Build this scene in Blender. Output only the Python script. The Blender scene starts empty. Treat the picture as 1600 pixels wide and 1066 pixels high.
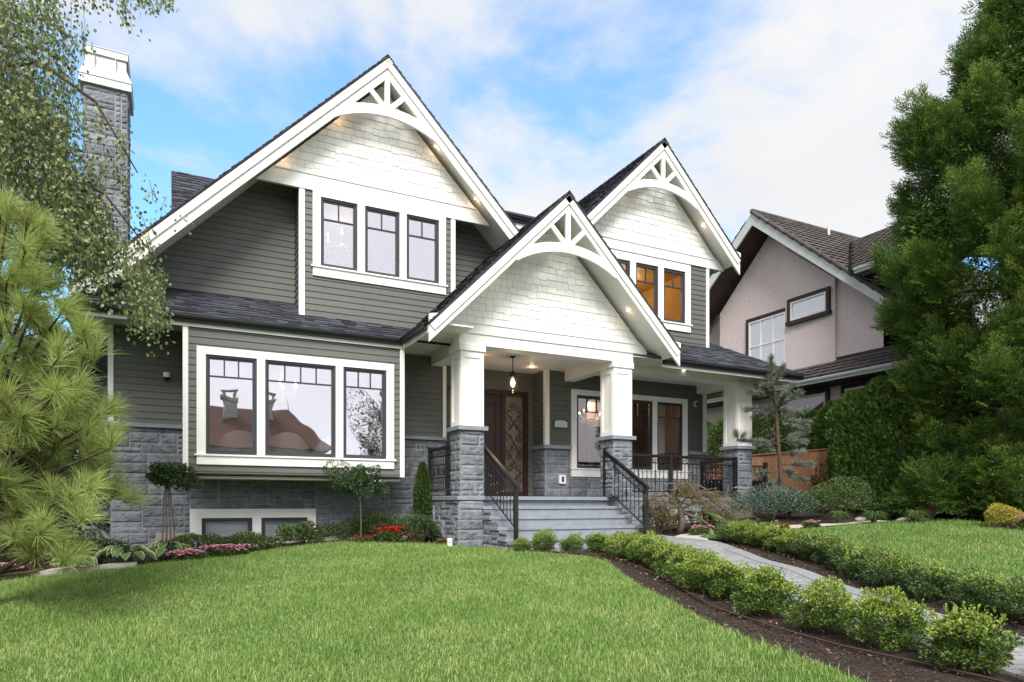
import bpy, bmesh, math, random
import numpy as np
from mathutils import Vector, noise
from mathutils.geometry import delaunay_2d_cdt

# ------------------------------------------------------------------ camera
sc = bpy.context.scene
C = sc.collection
YAW = math.atan(1060.0 / 2090.0)
EYE = 1.5
cam = bpy.data.cameras.new("camera"); cam_o = bpy.data.objects.new("camera", cam); C.objects.link(cam_o)
cam.sensor_width = 36.0; cam.lens = 1060.0 / 1600.0 * 36.0
cam.shift_y = (788.0 - 533.0) / 1600.0
cam.clip_start = 0.05; cam.clip_end = 2000.0
cam_o.location = (0, 0, EYE); cam_o.rotation_euler = (math.radians(90), 0, -YAW)
sc.camera = cam_o

# ------------------------------------------------------------------ light
SUN_EL, SUN_AZ = math.radians(46), math.radians(204)      # azimuth measured clockwise from +Y
sun = bpy.data.lights.new("sun", 'SUN'); sun.energy = 1.5; sun.angle = math.radians(30); sun.color = (1.0, 0.945, 0.87)
sun_o = bpy.data.objects.new("sun", sun); C.objects.link(sun_o)
sun_o.rotation_euler = (math.radians(90) - SUN_EL, 0, -SUN_AZ + math.pi)
sc.view_settings.view_transform = 'Standard'; sc.view_settings.look = 'None'
sc.view_settings.gamma = 1.0; sc.view_settings.use_curve_mapping = False
sc.view_settings.exposure = 1.95
sc.cycles.max_bounces = 8; sc.cycles.transparent_max_bounces = 16

w = bpy.data.worlds.new("World"); sc.world = w; w.use_nodes = True
nt = w.node_tree; nt.nodes.clear()
def wn(t, **k):
    n = nt.nodes.new(t)
    for a, v in k.items(): setattr(n, a, v)
    return n
def wl(a, b): nt.links.new(a, b)
out = wn('ShaderNodeOutputWorld'); bg = wn('ShaderNodeBackground'); bg.inputs['Strength'].default_value = 0.1
sky = wn('ShaderNodeTexSky', sky_type='NISHITA'); sky.sun_disc = False
sky.sun_elevation = SUN_EL; sky.sun_rotation = SUN_AZ; sky.altitude = 100; sky.air_density = 1.0; sky.dust_density = 0.6; sky.ozone_density = 2.0
tc = wn('ShaderNodeTexCoord'); sep = wn('ShaderNodeSeparateXYZ'); wl(tc.outputs['Generated'], sep.inputs[0])
def wm(op, a, b=None):
    n = wn('ShaderNodeMath', operation=op)
    for i, v in enumerate((a, b)):
        if v is None: continue
        if hasattr(v, 'links'): wl(v, n.inputs[i])
        else: n.inputs[i].default_value = v
    return n.outputs[0]
den = wm('ADD', wm('MAXIMUM', sep.outputs[2], 0.0), 0.22)
cmb = wn('ShaderNodeCombineXYZ'); wl(wm('DIVIDE', sep.outputs[0], den), cmb.inputs[0]); wl(wm('DIVIDE', sep.outputs[1], den), cmb.inputs[1])
n1 = wn('ShaderNodeTexNoise'); n1.inputs['Scale'].default_value = 1.7; n1.inputs['Detail'].default_value = 10; n1.inputs['Roughness'].default_value = 0.58
n1.inputs['Distortion'].default_value = 0.25
wl(cmb.outputs[0], n1.inputs['Vector'])
# a thicker bank of cloud towards the east (right) and overhead, thin cloud to the west
bank = wm('ADD', wm('MULTIPLY', sep.outputs[0], 0.20), wm('MULTIPLY', sep.outputs[2], 0.52))
front = wm('MULTIPLY', wm('MAXIMUM', wm('MULTIPLY', sep.outputs[1], -1.0), 0.0), 0.45)      # unseen cloud behind the lens, added for white light from the front
west = wm('MULTIPLY', wm('MAXIMUM', wm('SUBTRACT', wm('MULTIPLY', sep.outputs[0], -1.0), 0.30), 0.0), 2.2)  # unseen cloud further west, added to take the blue out of the fill
high = wm('MULTIPLY', wm('MAXIMUM', wm('SUBTRACT', sep.outputs[2], 0.60), 0.0), 1.1)  # unseen cloud overhead, added to keep the ambient light neutral
front = wm('ADD', front, wm('ADD', west, high))
cov = wm('ADD', wm('ADD', n1.outputs['Fac'], front), wm('SUBTRACT', bank, 0.248))
ramp = wn('ShaderNodeValToRGB'); ramp.color_ramp.elements[0].position = 0.43; ramp.color_ramp.elements[1].position = 0.635
ramp.color_ramp.elements[0].color = (0.10, 0.10, 0.10, 1); ramp.color_ramp.elements[1].color = (1, 1, 1, 1)
ramp.color_ramp.interpolation = 'EASE'
wl(cov, ramp.inputs[0])
n2 = wn('ShaderNodeTexNoise'); n2.inputs['Scale'].default_value = 2.3; n2.inputs['Detail'].default_value = 6
wl(cmb.outputs[0], n2.inputs['Vector'])
cmix = wn('ShaderNodeMix', data_type='RGBA'); wl(n2.outputs['Fac'], cmix.inputs[0])
cmix.inputs[6].default_value = (2.05, 2.10, 2.18, 1); cmix.inputs[7].default_value = (2.62, 2.62, 2.64, 1)
tint = wn('ShaderNodeMix', data_type='RGBA', blend_type='MULTIPLY'); tint.inputs[0].default_value = 1.0
wl(sky.outputs[0], tint.inputs[6]); tint.inputs[7].default_value = (0.56, 0.88, 0.98, 1)
mix = wn('ShaderNodeMix', data_type='RGBA'); wl(ramp.outputs[0], mix.inputs[0]); wl(tint.outputs[2], mix.inputs[6]); wl(cmix.outputs[2], mix.inputs[7])
fb = wn('ShaderNodeMix', data_type='RGBA', blend_type='MULTIPLY'); fb.inputs[0].default_value = 1.0
fr = wn('ShaderNodeCombineXYZ'); lum = wm('ADD', wm('MULTIPLY', wm('MAXIMUM', wm('MULTIPLY', sep.outputs[1], -1.0), 0.0), 0.75), 1.0)  # sky brightened behind the lens to add fill light
for k in range(3): wl(lum, fr.inputs[k])
wl(mix.outputs[2], fb.inputs[6]); wl(fr.outputs[0], fb.inputs[7])
wl(fb.outputs[2], bg.inputs['Color']); wl(bg.outputs[0], out.inputs[0])

R = random.Random(7)
rng = np.random.default_rng(11)

# ------------------------------------------------------------------ materials
def newmat(name):
    m = bpy.data.materials.new(name); m.use_nodes = True
    return m, m.node_tree, m.node_tree.nodes['Principled BSDF']
def scale_c(c, f): return tuple(min(1.0, x * f) for x in c[:3]) + (1,)
def pm(name, base, rough=0.6, var=0.08, scale=4.0, bump=0.0, bscale=60.0, island=0.0, metal=0.0, spec=0.4, streak=None):
    m, t, b = newmat(name); N = t.nodes; L = t.links.new
    co = N.new('ShaderNodeTexCoord'); nz = N.new('ShaderNodeTexNoise'); nz.inputs['Scale'].default_value = scale; nz.inputs['Detail'].default_value = 6
    src = co.outputs['Object']
    if streak:
        mp = N.new('ShaderNodeMapping'); mp.inputs['Scale'].default_value = streak; L(src, mp.inputs[0]); L(mp.outputs[0], nz.inputs['Vector'])
    else: L(src, nz.inputs['Vector'])
    mx = N.new('ShaderNodeMix'); mx.data_type = 'RGBA'
    rp = N.new('ShaderNodeMapRange'); rp.inputs[1].default_value = 0.3; rp.inputs[2].default_value = 0.7; L(nz.outputs['Fac'], rp.inputs[0]); L(rp.outputs[0], mx.inputs[0])
    mx.inputs[6].default_value = scale_c(base, 1 - var); mx.inputs[7].default_value = scale_c(base, 1 + var)
    col = mx.outputs[2]
    if island:
        g = N.new('ShaderNodeNewGeometry'); hs = N.new('ShaderNodeHueSaturation')
        mr = N.new('ShaderNodeMapRange'); mr.inputs[3].default_value = 1 - island; mr.inputs[4].default_value = 1 + island
        L(g.outputs['Random Per Island'], mr.inputs[0]); L(mr.outputs[0], hs.inputs['Value']); L(col, hs.inputs['Color']); col = hs.outputs[0]
    L(col, b.inputs['Base Color'])
    b.inputs['Roughness'].default_value = rough; b.inputs['Metallic'].default_value = metal; b.inputs['Specular IOR Level'].default_value = spec
    if bump:
        bz = N.new('ShaderNodeTexNoise'); bz.inputs['Scale'].default_value = bscale; bz.inputs['Detail'].default_value = 5
        L(co.outputs['Object'], bz.inputs['Vector'])
        bp = N.new('ShaderNodeBump'); bp.inputs['Strength'].default_value = bump; bp.inputs['Distance'].default_value = 0.02
        L(bz.outputs['Fac'], bp.inputs['Height']); L(bp.outputs[0], b.inputs['Normal'])
    return m
def leafmat(name, cols, trans=0.3, rough=0.5, spec=0.35, patch=None):
    m, t, b = newmat(name); N = t.nodes; L = t.links.new
    g = N.new('ShaderNodeNewGeometry'); r = N.new('ShaderNodeValToRGB'); e = r.color_ramp.elements
    while len(e) < len(cols): e.new(0.5)
    for i, c in enumerate(cols): e[i].position = i / (len(cols) - 1); e[i].color = tuple(c) + (1,)
    L(g.outputs['Random Per Island'], r.inputs[0]); col = r.outputs[0]
    if patch:                                                    # drier and lusher patches of the sward
        co = N.new('ShaderNodeTexCoord'); nz = N.new('ShaderNodeTexNoise'); nz.inputs['Scale'].default_value = patch; nz.inputs['Detail'].default_value = 5; nz.inputs['Roughness'].default_value = .65; L(co.outputs['Object'], nz.inputs['Vector'])
        mr = N.new('ShaderNodeMapRange'); mr.inputs[1].default_value = .42; mr.inputs[2].default_value = .66; L(nz.outputs['Fac'], mr.inputs[0])
        mx = N.new('ShaderNodeMix'); mx.data_type = 'RGBA'; mx.blend_type = 'MULTIPLY'; L(mr.outputs[0], mx.inputs[0]); L(col, mx.inputs[6]); mx.inputs[7].default_value = (1.45, 1.20, 1.5, 1); mx.clamp_result = False; col = mx.outputs[2]
    L(col, b.inputs['Base Color'])
    b.inputs['Roughness'].default_value = rough; b.inputs['Specular IOR Level'].default_value = spec
    if trans:
        tr = N.new('ShaderNodeBsdfTranslucent'); L(col, tr.inputs[0]); ms = N.new('ShaderNodeMixShader'); ms.inputs[0].default_value = trans
        o = N['Material Output']; L(b.outputs[0], ms.inputs[1]); L(tr.outputs[0], ms.inputs[2]); L(ms.outputs[0], o.inputs[0])
    return m
def glassmat(name, fac, tint=(0.9, 0.92, 0.95), wav=0.0):
    m, t, b = newmat(name); N = t.nodes; L = t.links.new; N.remove(b)
    tr = N.new('ShaderNodeBsdfTransparent'); tr.inputs[0].default_value = tint + (1,)
    gl = N.new('ShaderNodeBsdfGlossy'); gl.inputs['Roughness'].default_value = 0.01; gl.inputs[0].default_value = (0.92, 0.9, 0.95, 1)
    ms = N.new('ShaderNodeMixShader'); ms.inputs[0].default_value = fac
    if wav:
        co = N.new('ShaderNodeTexCoord'); nz = N.new('ShaderNodeTexNoise'); nz.inputs['Scale'].default_value = 1.7; nz.inputs['Detail'].default_value = 1
        L(co.outputs['Object'], nz.inputs['Vector']); bp = N.new('ShaderNodeBump'); bp.inputs['Strength'].default_value = wav; bp.inputs['Distance'].default_value = 0.02
        L(nz.outputs['Fac'], bp.inputs['Height']); L(bp.outputs[0], gl.inputs['Normal'])
    L(tr.outputs[0], ms.inputs[1]); L(gl.outputs[0], ms.inputs[2]); L(ms.outputs[0], N['Material Output'].inputs[0])
    return m
def emit(name, c, s):
    m, t, b = newmat(name); b.inputs['Emission Color'].default_value = tuple(c) + (1,); b.inputs['Emission Strength'].default_value = s
    b.inputs['Base Color'].default_value = tuple(c) + (1,)
    return m
M = {}
M['white'] = pm('white_paint', (0.78, 0.78, 0.765), 0.5, 0.05, 2.2, 0.10, 90, streak=(1.6, 1.6, .45))
M['soffit'] = pm('soffit_boards', (0.74, 0.73, 0.68), 0.55, 0.03, 1.5)
M['shingle_white'] = pm('painted_cedar_shingles', (0.83, 0.825, 0.81), 0.6, 0.04, 2.0, 0.15, 70, island=0.035)
M['siding'] = pm('green_grey_siding', (0.106, 0.113, 0.104), 0.55, 0.06, 1.2, 0.12, 60, streak=(1, 1, 6), island=0.05)
M['roof'] = pm('asphalt_shingles', (0.046, 0.050, 0.064), 0.85, 0.22, 3.0, 0.5, 160, island=0.55, spec=0.3)
M['black'] = pm('black_metal', (0.012, 0.012, 0.014), 0.35, 0.1, 3, spec=0.5)
M['gutter'] = pm('black_gutter_enamel', (0.016, 0.017, 0.02), 0.3, 0.1, 2, spec=0.5)
M['sash'] = pm('dark_sash_paint', (0.038, 0.041, 0.052), 0.45, 0.08, 3)
M['stone'] = pm('split_basalt', (0.172, 0.188, 0.215), 0.8, 0.28, 7.0, 0.7, 45, island=0.20, spec=0.3)
M['mortar'] = pm('pale_mortar', (0.37, 0.385, 0.41), 0.9, 0.1, 9, 0.3, 80)
M['sawn'] = pm('sawn_basalt', (0.215, 0.240, 0.280), 0.65, 0.10, 6.0, 0.12, 120)
M['concrete'] = pm('concrete', (0.33, 0.31, 0.28), 0.9, 0.12, 5, 0.3, 80)
M['door'] = pm('stained_mahogany', (0.024, 0.011, 0.009), 0.4, 0.3, 4, 0.1, 60, streak=(8, 8, 0.7))
M['iron'] = pm('wrought_iron', (0.02, 0.014, 0.012), 0.5, 0.1, 5)
M['frosted'] = pm('textured_door_glass', (0.15, 0.105, 0.075), 0.18, 0.25, 9, 0.3, 30, spec=0.6)
M['lead'] = pm('painted_sheet_metal', (0.50, 0.53, 0.52), 0.45, 0.06, 3)
M['glass_sky'] = glassmat('window_glass_bright', 0.46, wav=0.14)
M['glass_up'] = glassmat('window_glass_upper', 0.42, wav=0.02)
M['glass'] = glassmat('window_glass_clear', 0.10)
M['room'] = pm('room_plaster', (0.42, 0.38, 0.34), 0.9, 0.05)
M['room_warm'] = pm('room_amber_plaster', (0.50, 0.31, 0.12), 0.9, 0.1, 1.5)
M['room_dark'] = pm('room_dark_wood', (0.14, 0.09, 0.06), 0.7, 0.2, 3, streak=(6, 6, 0.6))
M['bulb'] = emit('warm_bulb', (1.0, 0.62, 0.28), 5.0)
M['downlight'] = emit('downlight_lens', (1.0, 0.86, 0.66), 2.2)
M['crystal'] = pm('cut_crystal', (0.8, 0.66, 0.45), 0.1, 0.2, 20, spec=0.8)
M['stucco'] = pm('pink_grey_stucco', (0.70, 0.595, 0.605), 0.95, 0.14, 26, 1.0, 38, spec=0.2)
M['brown'] = pm('brown_trim', (0.035, 0.016, 0.014), 0.6, 0.15, 4)
M['plank'] = pm('brown_soffit_planks', (0.060, 0.030, 0.024), 0.6, 0.35, 3, island=0.3, streak=(1, 6, 6))
M['tile'] = pm('concrete_roof_tiles', (0.070, 0.060, 0.058), 0.8, 0.25, 4, 0.3, 60, island=0.25)
M['cedar'] = pm('cedar_boards', (0.36, 0.185, 0.10), 0.75, 0.22, 5, 0.2, 40, island=0.16, streak=(6, 6, 0.8))
M['bark'] = pm('rough_bark', (0.075, 0.052, 0.040), 0.9, 0.35, 9, 0.8, 30)
M['bark_red'] = pm('peeling_bark', (0.16, 0.085, 0.055), 0.9, 0.35, 7, 0.8, 30)
M['birch_bark'] = pm('birch_bark', (0.30, 0.28, 0.26), 0.8, 0.5, 6, 0.4, 30)
M['grey_bark'] = pm('silvery_bark', (0.135, 0.105, 0.088), 0.85, 0.3, 12, 0.6, 40)
M['soil'] = pm('dark_bark_mulch', (0.030, 0.020, 0.016), 0.95, 0.5, 22, 1.0, 70)
M['turf'] = pm('turf_soil', (0.050, 0.085, 0.020), 0.95, 0.3, 3, 0.5, 60)
M['field'] = pm('distant_grass', (0.06, 0.10, 0.03), 0.95, 0.3, 0.4, 0.3, 8)
M['asphalt'] = pm('asphalt', (0.05, 0.05, 0.052), 0.9, 0.2, 2, 0.4, 60)
M['rock'] = pm('garden_rock', (0.32, 0.30, 0.28), 0.9, 0.3, 8, 0.6, 25)
M['rock_tan'] = pm('tan_boulder', (0.40, 0.28, 0.18), 0.9, 0.3, 10, 0.6, 25)
M['kerbstone'] = pm('weathered_edging_stone', (0.42, 0.40, 0.36), 0.9, 0.2, 6, 0.6, 30)
M['hose'] = pm('brown_hose', (0.055, 0.028, 0.020), 0.5, 0.1, 4)
M['pot_white'] = pm('white_plastic', (0.75, 0.75, 0.74), 0.4, 0.03)
M['terracotta'] = pm('brown_roof_shingles', (0.15, 0.078, 0.055), 0.85, 0.35, 3, 0.4, 20, streak=(.6, .6, 9))
M['beige'] = pm('beige_render', (0.50, 0.43, 0.35), 0.9, 0.1, 2)
# foliage
M['grass'] = leafmat('grass_blades', [(0.070, 0.165, 0.026), (0.155, 0.305, 0.054), (0.250, 0.410, 0.098), (0.440, 0.530, 0.220)], 0.4, 0.5, 0.3, patch=1.3)
M['grass2'] = leafmat('grass_blades_right_lawn', [(0.065, 0.155, 0.026), (0.140, 0.285, 0.054), (0.225, 0.375, 0.092), (0.38, 0.47, 0.18)], 0.4, 0.5, 0.3, patch=.7)
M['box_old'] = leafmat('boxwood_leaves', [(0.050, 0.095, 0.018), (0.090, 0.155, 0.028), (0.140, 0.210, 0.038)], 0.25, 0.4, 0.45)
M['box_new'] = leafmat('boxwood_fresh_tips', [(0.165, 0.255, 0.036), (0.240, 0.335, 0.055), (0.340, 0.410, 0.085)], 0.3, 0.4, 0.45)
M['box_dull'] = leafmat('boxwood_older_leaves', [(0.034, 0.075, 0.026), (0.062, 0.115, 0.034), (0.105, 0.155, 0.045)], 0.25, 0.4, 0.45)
M['birch'] = leafmat('birch_leaves', [(0.055, 0.090, 0.042), (0.115, 0.165, 0.066), (0.21, 0.27, 0.11), (0.32, 0.35, 0.12)], 0.35, 0.4, 0.5)
M['needle'] = leafmat('pine_needles', [(0.23, 0.33, 0.085), (0.36, 0.46, 0.14), (0.50, 0.57, 0.22)], 0.4, 0.45, 0.4)
M['needle_blue'] = leafmat('blue_grey_pine_needles', [(0.11, 0.14, 0.12), (0.17, 0.20, 0.165), (0.25, 0.27, 0.22)], 0.2, 0.5)
M['cyp'] = leafmat('cypress_sprays', [(0.030, 0.074, 0.016), (0.074, 0.146, 0.028), (0.145, 0.232, 0.046)], 0.25, 0.55, 0.25)
M['cyp_tip'] = leafmat('cypress_fresh_sprays', [(0.115, 0.195, 0.032), (0.21, 0.30, 0.055), (0.31, 0.39, 0.09)], 0.3, 0.55, 0.25)
M['needle_old'] = leafmat('older_pine_needles', [(0.10, 0.16, 0.04), (0.20, 0.25, 0.07), (0.30, 0.24, 0.09)], 0.25, 0.5)
M['fabric'] = pm('cream_upholstery', (0.62, 0.58, 0.52), 0.9, 0.06, 5)
M['thuja'] = leafmat('thuja_sprays', [(0.030, 0.068, 0.014), (0.062, 0.122, 0.022), (0.098, 0.168, 0.030)], 0.2, 0.55, 0.25)
M['shrub'] = leafmat('shrub_leaves', [(0.040, 0.078, 0.022), (0.075, 0.125, 0.035), (0.125, 0.175, 0.055)], 0.25, 0.45)
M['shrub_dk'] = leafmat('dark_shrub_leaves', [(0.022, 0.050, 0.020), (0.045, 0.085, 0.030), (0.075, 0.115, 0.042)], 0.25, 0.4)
M['blue'] = leafmat('blue_green_leaves', [(0.060, 0.105, 0.085), (0.095, 0.150, 0.120), (0.155, 0.205, 0.165)], 0.2, 0.5)
M['olive'] = leafmat('weeping_maple_leaves', [(0.115, 0.085, 0.035), (0.165, 0.145, 0.055), (0.215, 0.190, 0.070)], 0.35, 0.5)
M['bronze'] = leafmat('bronze_shrub_leaves', [(0.060, 0.055, 0.025), (0.115, 0.090, 0.045), (0.105, 0.125, 0.045)], 0.25, 0.5)
M['hosta'] = leafmat('hosta_leaf_green', [(0.080, 0.165, 0.050), (0.130, 0.220, 0.070)], 0.25, 0.4, 0.5)
M['hosta_edge'] = leafmat('hosta_leaf_margin', [(0.42, 0.46, 0.24), (0.55, 0.56, 0.34)], 0.3, 0.4)
M['yellow'] = leafmat('golden_leaves', [(0.30, 0.25, 0.035), (0.44, 0.38, 0.07), (0.26, 0.28, 0.05)], 0.3, 0.45)
M['pink'] = leafmat('pink_petals', [(0.66, 0.14, 0.32), (0.78, 0.34, 0.48), (0.86, 0.55, 0.62)], 0.3, 0.6)
M['red'] = leafmat('red_petals', [(0.50, 0.012, 0.014), (0.68, 0.035, 0.025), (0.60, 0.05, 0.05)], 0.25, 0.6)
M['mauve'] = leafmat('mauve_petals', [(0.42, 0.30, 0.48), (0.55, 0.42, 0.60), (0.62, 0.52, 0.64)], 0.3, 0.6)
M['chips'] = leafmat('bark_chips', [(0.018, 0.011, 0.009), (0.050, 0.032, 0.024), (0.085, 0.055, 0.040), (0.11, 0.08, 0.065)], 0.0, 0.9)
M['litter'] = leafmat('dry_leaves', [(0.20, 0.10, 0.05), (0.28, 0.17, 0.09), (0.40, 0.30, 0.20), (0.13, 0.06, 0.035)], 0.1, 0.8)

# ------------------------------------------------------------------ mesh helpers
class MB:
    def __init__(s): s.v = []; s.f = []; s.m = []
    def add(s, vs, fs, m=0):
        o = len(s.v); s.v.extend(tuple(p) for p in vs)
        for f in fs: s.f.append(tuple(i + o for i in f)); s.m.append(m)
    def box(s, x0, x1, y0, y1, z0, z1, m=0):
        s.add([(x0, y0, z0), (x1, y0, z0), (x1, y1, z0), (x0, y1, z0), (x0, y0, z1), (x1, y0, z1), (x1, y1, z1), (x0, y1, z1)],
              [(0, 3, 2, 1), (4, 5, 6, 7), (0, 1, 5, 4), (1, 2, 6, 5), (2, 3, 7, 6), (3, 0, 4, 7)], m)
    def bbox(s, x0, x1, y0, y1, z0, z1, b=0.008, m=0):           # box with chamfered upright and top edges
        def ring(z, i): return [(x0 + i + b, y0 + i, z), (x1 - i - b, y0 + i, z), (x1 - i, y0 + i + b, z), (x1 - i, y1 - i - b, z), (x1 - i - b, y1 - i, z), (x0 + i + b, y1 - i, z), (x0 + i, y1 - i - b, z), (x0 + i, y0 + i + b, z)]
        vs = ring(z0, 0) + ring(z1 - b, 0) + ring(z1, b)
        fs = [tuple(range(7, -1, -1)), tuple(range(16, 24))]
        for k in (0, 8):
            for i in range(8): j = (i + 1) % 8; fs.append((k + i, k + j, k + 8 + j, k + 8 + i))
        s.add(vs, fs, m)
    def prism(s, front, off, m=0):                                # polygon (3-D points) swept by a vector
        n = len(front); off = Vector(off); vs = [Vector(p) for p in front] + [Vector(p) + off for p in front]
        s.add(vs, [tuple(range(n)), tuple(range(2 * n - 1, n - 1, -1))] + [(i, i + n, (i + 1) % n + n, (i + 1) % n) for i in range(n)], m)
    def xz(s, pts, y0, y1, m=0): s.prism([(x, y0, z) for x, z in pts], (0, y1 - y0, 0), m)
    def yz(s, pts, x0, x1, m=0): s.prism([(x0, y, z) for y, z in pts], (x1 - x0, 0, 0), m)
    def tube(s, pts, r, n=6, m=0, cap=True):
        pts = [Vector(p) for p in pts]; rs = r if isinstance(r, (list, tuple)) else [r] * len(pts)
        o = len(s.v); up = Vector((0.13, 0.21, 0.97))
        for i, p in enumerate(pts):
            d = (pts[min(i + 1, len(pts) - 1)] - pts[max(i - 1, 0)]).normalized()
            a = d.cross(up); a = a.normalized() if a.length > 1e-4 else Vector((1, 0, 0)); b = d.cross(a)
            for k in range(n):
                t = 2 * math.pi * k / n; q = p + (a * math.cos(t) + b * math.sin(t)) * rs[i]; s.v.append(tuple(q))
        for i in range(len(pts) - 1):
            for k in range(n):
                s.f.append((o + i * n + k, o + i * n + (k + 1) % n, o + (i + 1) * n + (k + 1) % n, o + (i + 1) * n + k)); s.m.append(m)
        if cap:
            s.f.append(tuple(o + k for k in range(n - 1, -1, -1))); s.m.append(m)
            e = o + (len(pts) - 1) * n; s.f.append(tuple(e + k for k in range(n))); s.m.append(m)
    def lathe(s, cx, cy, prof, n=16, m=0):
        o = len(s.v)
        for r, z in prof:
            for k in range(n): t = 2 * math.pi * k / n; s.v.append((cx + r * math.cos(t), cy + r * math.sin(t), z))
        for i in range(len(prof) - 1):
            for k in range(n): s.f.append((o + i * n + k, o + i * n + (k + 1) % n, o + (i + 1) * n + (k + 1) % n, o + (i + 1) * n + k)); s.m.append(m)
    def build(s, name, mats, parent=None, smooth=False):
        me = bpy.data.meshes.new(name); me.from_pydata(s.v, [], s.f); me.update()
        for k in (mats if isinstance(mats, (list, tuple)) else [mats]): me.materials.append(M[k])
        me.polygons.foreach_set('material_index', s.m)
        if smooth: me.polygons.foreach_set('use_smooth', [True] * len(me.polygons))
        return link(name, me, parent)
def link(name, me, parent=None):
    o = bpy.data.objects.new(name, me); C.objects.link(o)
    if parent is not None:
        o.parent = parent
        if parent.parent is None and parent.type == 'EMPTY': o.location = -parent.location   # parts are modelled in world coordinates
    return o
def tag(o, label=None, cat=None, group=None, kind=None):
    for k, v in (('label', label), ('category', cat), ('group', group), ('kind', kind)):
        if v: o[k] = v
    return o
def empty(name, loc, label, cat, group=None):
    o = bpy.data.objects.new(name, None); C.objects.link(o); o.location = loc; o.empty_display_size = 0.3
    bpy.context.view_layer.update()
    return tag(o, label, cat, group)
def qmesh(name, verts, faces, mats, midx=None, parent=None, smooth=False):
    me = bpy.data.meshes.new(name); me.from_pydata(verts.reshape(-1, 3), [], faces); me.update()
    for k in (mats if isinstance(mats, (list, tuple)) else [mats]): me.materials.append(M[k])
    if midx is not None: me.polygons.foreach_set('material_index', np.asarray(midx, dtype=np.int32))
    if smooth: me.polygons.foreach_set('use_smooth', np.ones(len(me.polygons), dtype=bool))
    return link(name, me, parent) if name else me

def clip(poly, a, b, c):                                          # keep a*x + b*z <= c
    out_ = []
    for i in range(len(poly)):
        p, q = poly[i], poly[(i + 1) % len(poly)]; dp = a * p[0] + b * p[1] - c; dq = a * q[0] + b * q[1] - c
        if dp <= 1e-9: out_.append(p)
        if (dp < -1e-9 and dq > 1e-9) or (dp > 1e-9 and dq < -1e-9):
            t = dp / (dp - dq); out_.append((p[0] + t * (q[0] - p[0]), p[1] + t * (q[1] - p[1])))
    return out_ if len(out_) >= 3 else []
def cliprect(poly, x0, x1, z0, z1):
    for h in ((-1, 0, -x0), (1, 0, x1), (0, -1, -z0), (0, 1, z1)):
        poly = clip(poly, *h)
        if not poly: return []
    return poly
def clippoly(poly, conv):                                         # conv: convex, anticlockwise
    for i in range(len(conv)):
        p, q = conv[i], conv[(i + 1) % len(conv)]; dx, dz = q[0] - p[0], q[1] - p[1]
        poly = clip(poly, dz, -dx, dz * p[0] - dx * p[1])
        if not poly: return []
    return poly
def ccw(p):
    a = sum(p[i][0] * p[(i + 1) % len(p)][1] - p[(i + 1) % len(p)][0] * p[i][1] for i in range(len(p)))
    return p if a > 0 else p[::-1]
def siding(mb, poly, O, U, Nn, e=0.122, holes=(), z_base=0.0, m=0):
    """lapped boards over a convex (u, z) outline; holes are (u0, u1, z0, z1)"""
    O, U, Nn = Vector(O), Vector(U), Vector(Nn); Z = Vector((0, 0, 1)); poly = ccw(poly)
    zmin, zmax = min(p[1] for p in poly), max(p[1] for p in poly)
    k = math.floor((zmin - z_base) / e); jr = random.Random(int(zmax * 100 + O.y * 7)); xa_, xb_ = min(p[0] for p in poly), max(p[0] for p in poly)
    while z_base + k * e < zmax:
        z0 = z_base + k * e; z1 = z0 + e; k += 1
        cuts = [-999.0]; x = xa_ + jr.uniform(.4, 3.2)
        while x < xb_ - .3: cuts.append(x); x += jr.uniform(2.2, 3.6)
        cuts.append(999.0)
        parts = [cliprect(poly, ca + .0012, cb - .0012, z0, z1) for ca, cb in zip(cuts, cuts[1:])]
        for h in holes:
            nxt = []
            for p in parts:
                if not p: continue
                nxt += [clip(p, 1, 0, h[0]), clip(p, -1, 0, -h[1])]
                mid = clip(clip(p, -1, 0, -h[0]) or [], 1, 0, h[1]) if p else []
                if mid: nxt += [clip(mid, 0, 1, h[2]), clip(mid, 0, -1, -h[3])]
            parts = nxt
        for ip, p in enumerate(parts):
            if not p: continue
            mb.add([O + U * (x + (.002 if x > sum(q[0] for q in p) / len(p) else -.002)) + Z * z - Nn * .003 for x, z in p], [tuple(range(len(p)))], m)
            f = [O + U * x + Z * z + Nn * (0.002 + 0.014 * (1 - (z - z0) / e)) for x, z in p]
            mb.add(f, [tuple(range(len(f)))], m)
            lo = [q for q in p if abs(q[1] - z0) < 1e-6]
            if len(lo) == 2:
                a, b = lo; mb.add([O + U * a[0] + Z * z0 + Nn * .016, O + U * b[0] + Z * z0 + Nn * .016, O + U * b[0] + Z * z0 - Nn * .002, O + U * a[0] + Z * z0 - Nn * .002], [(0, 1, 2, 3)], m)
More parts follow.
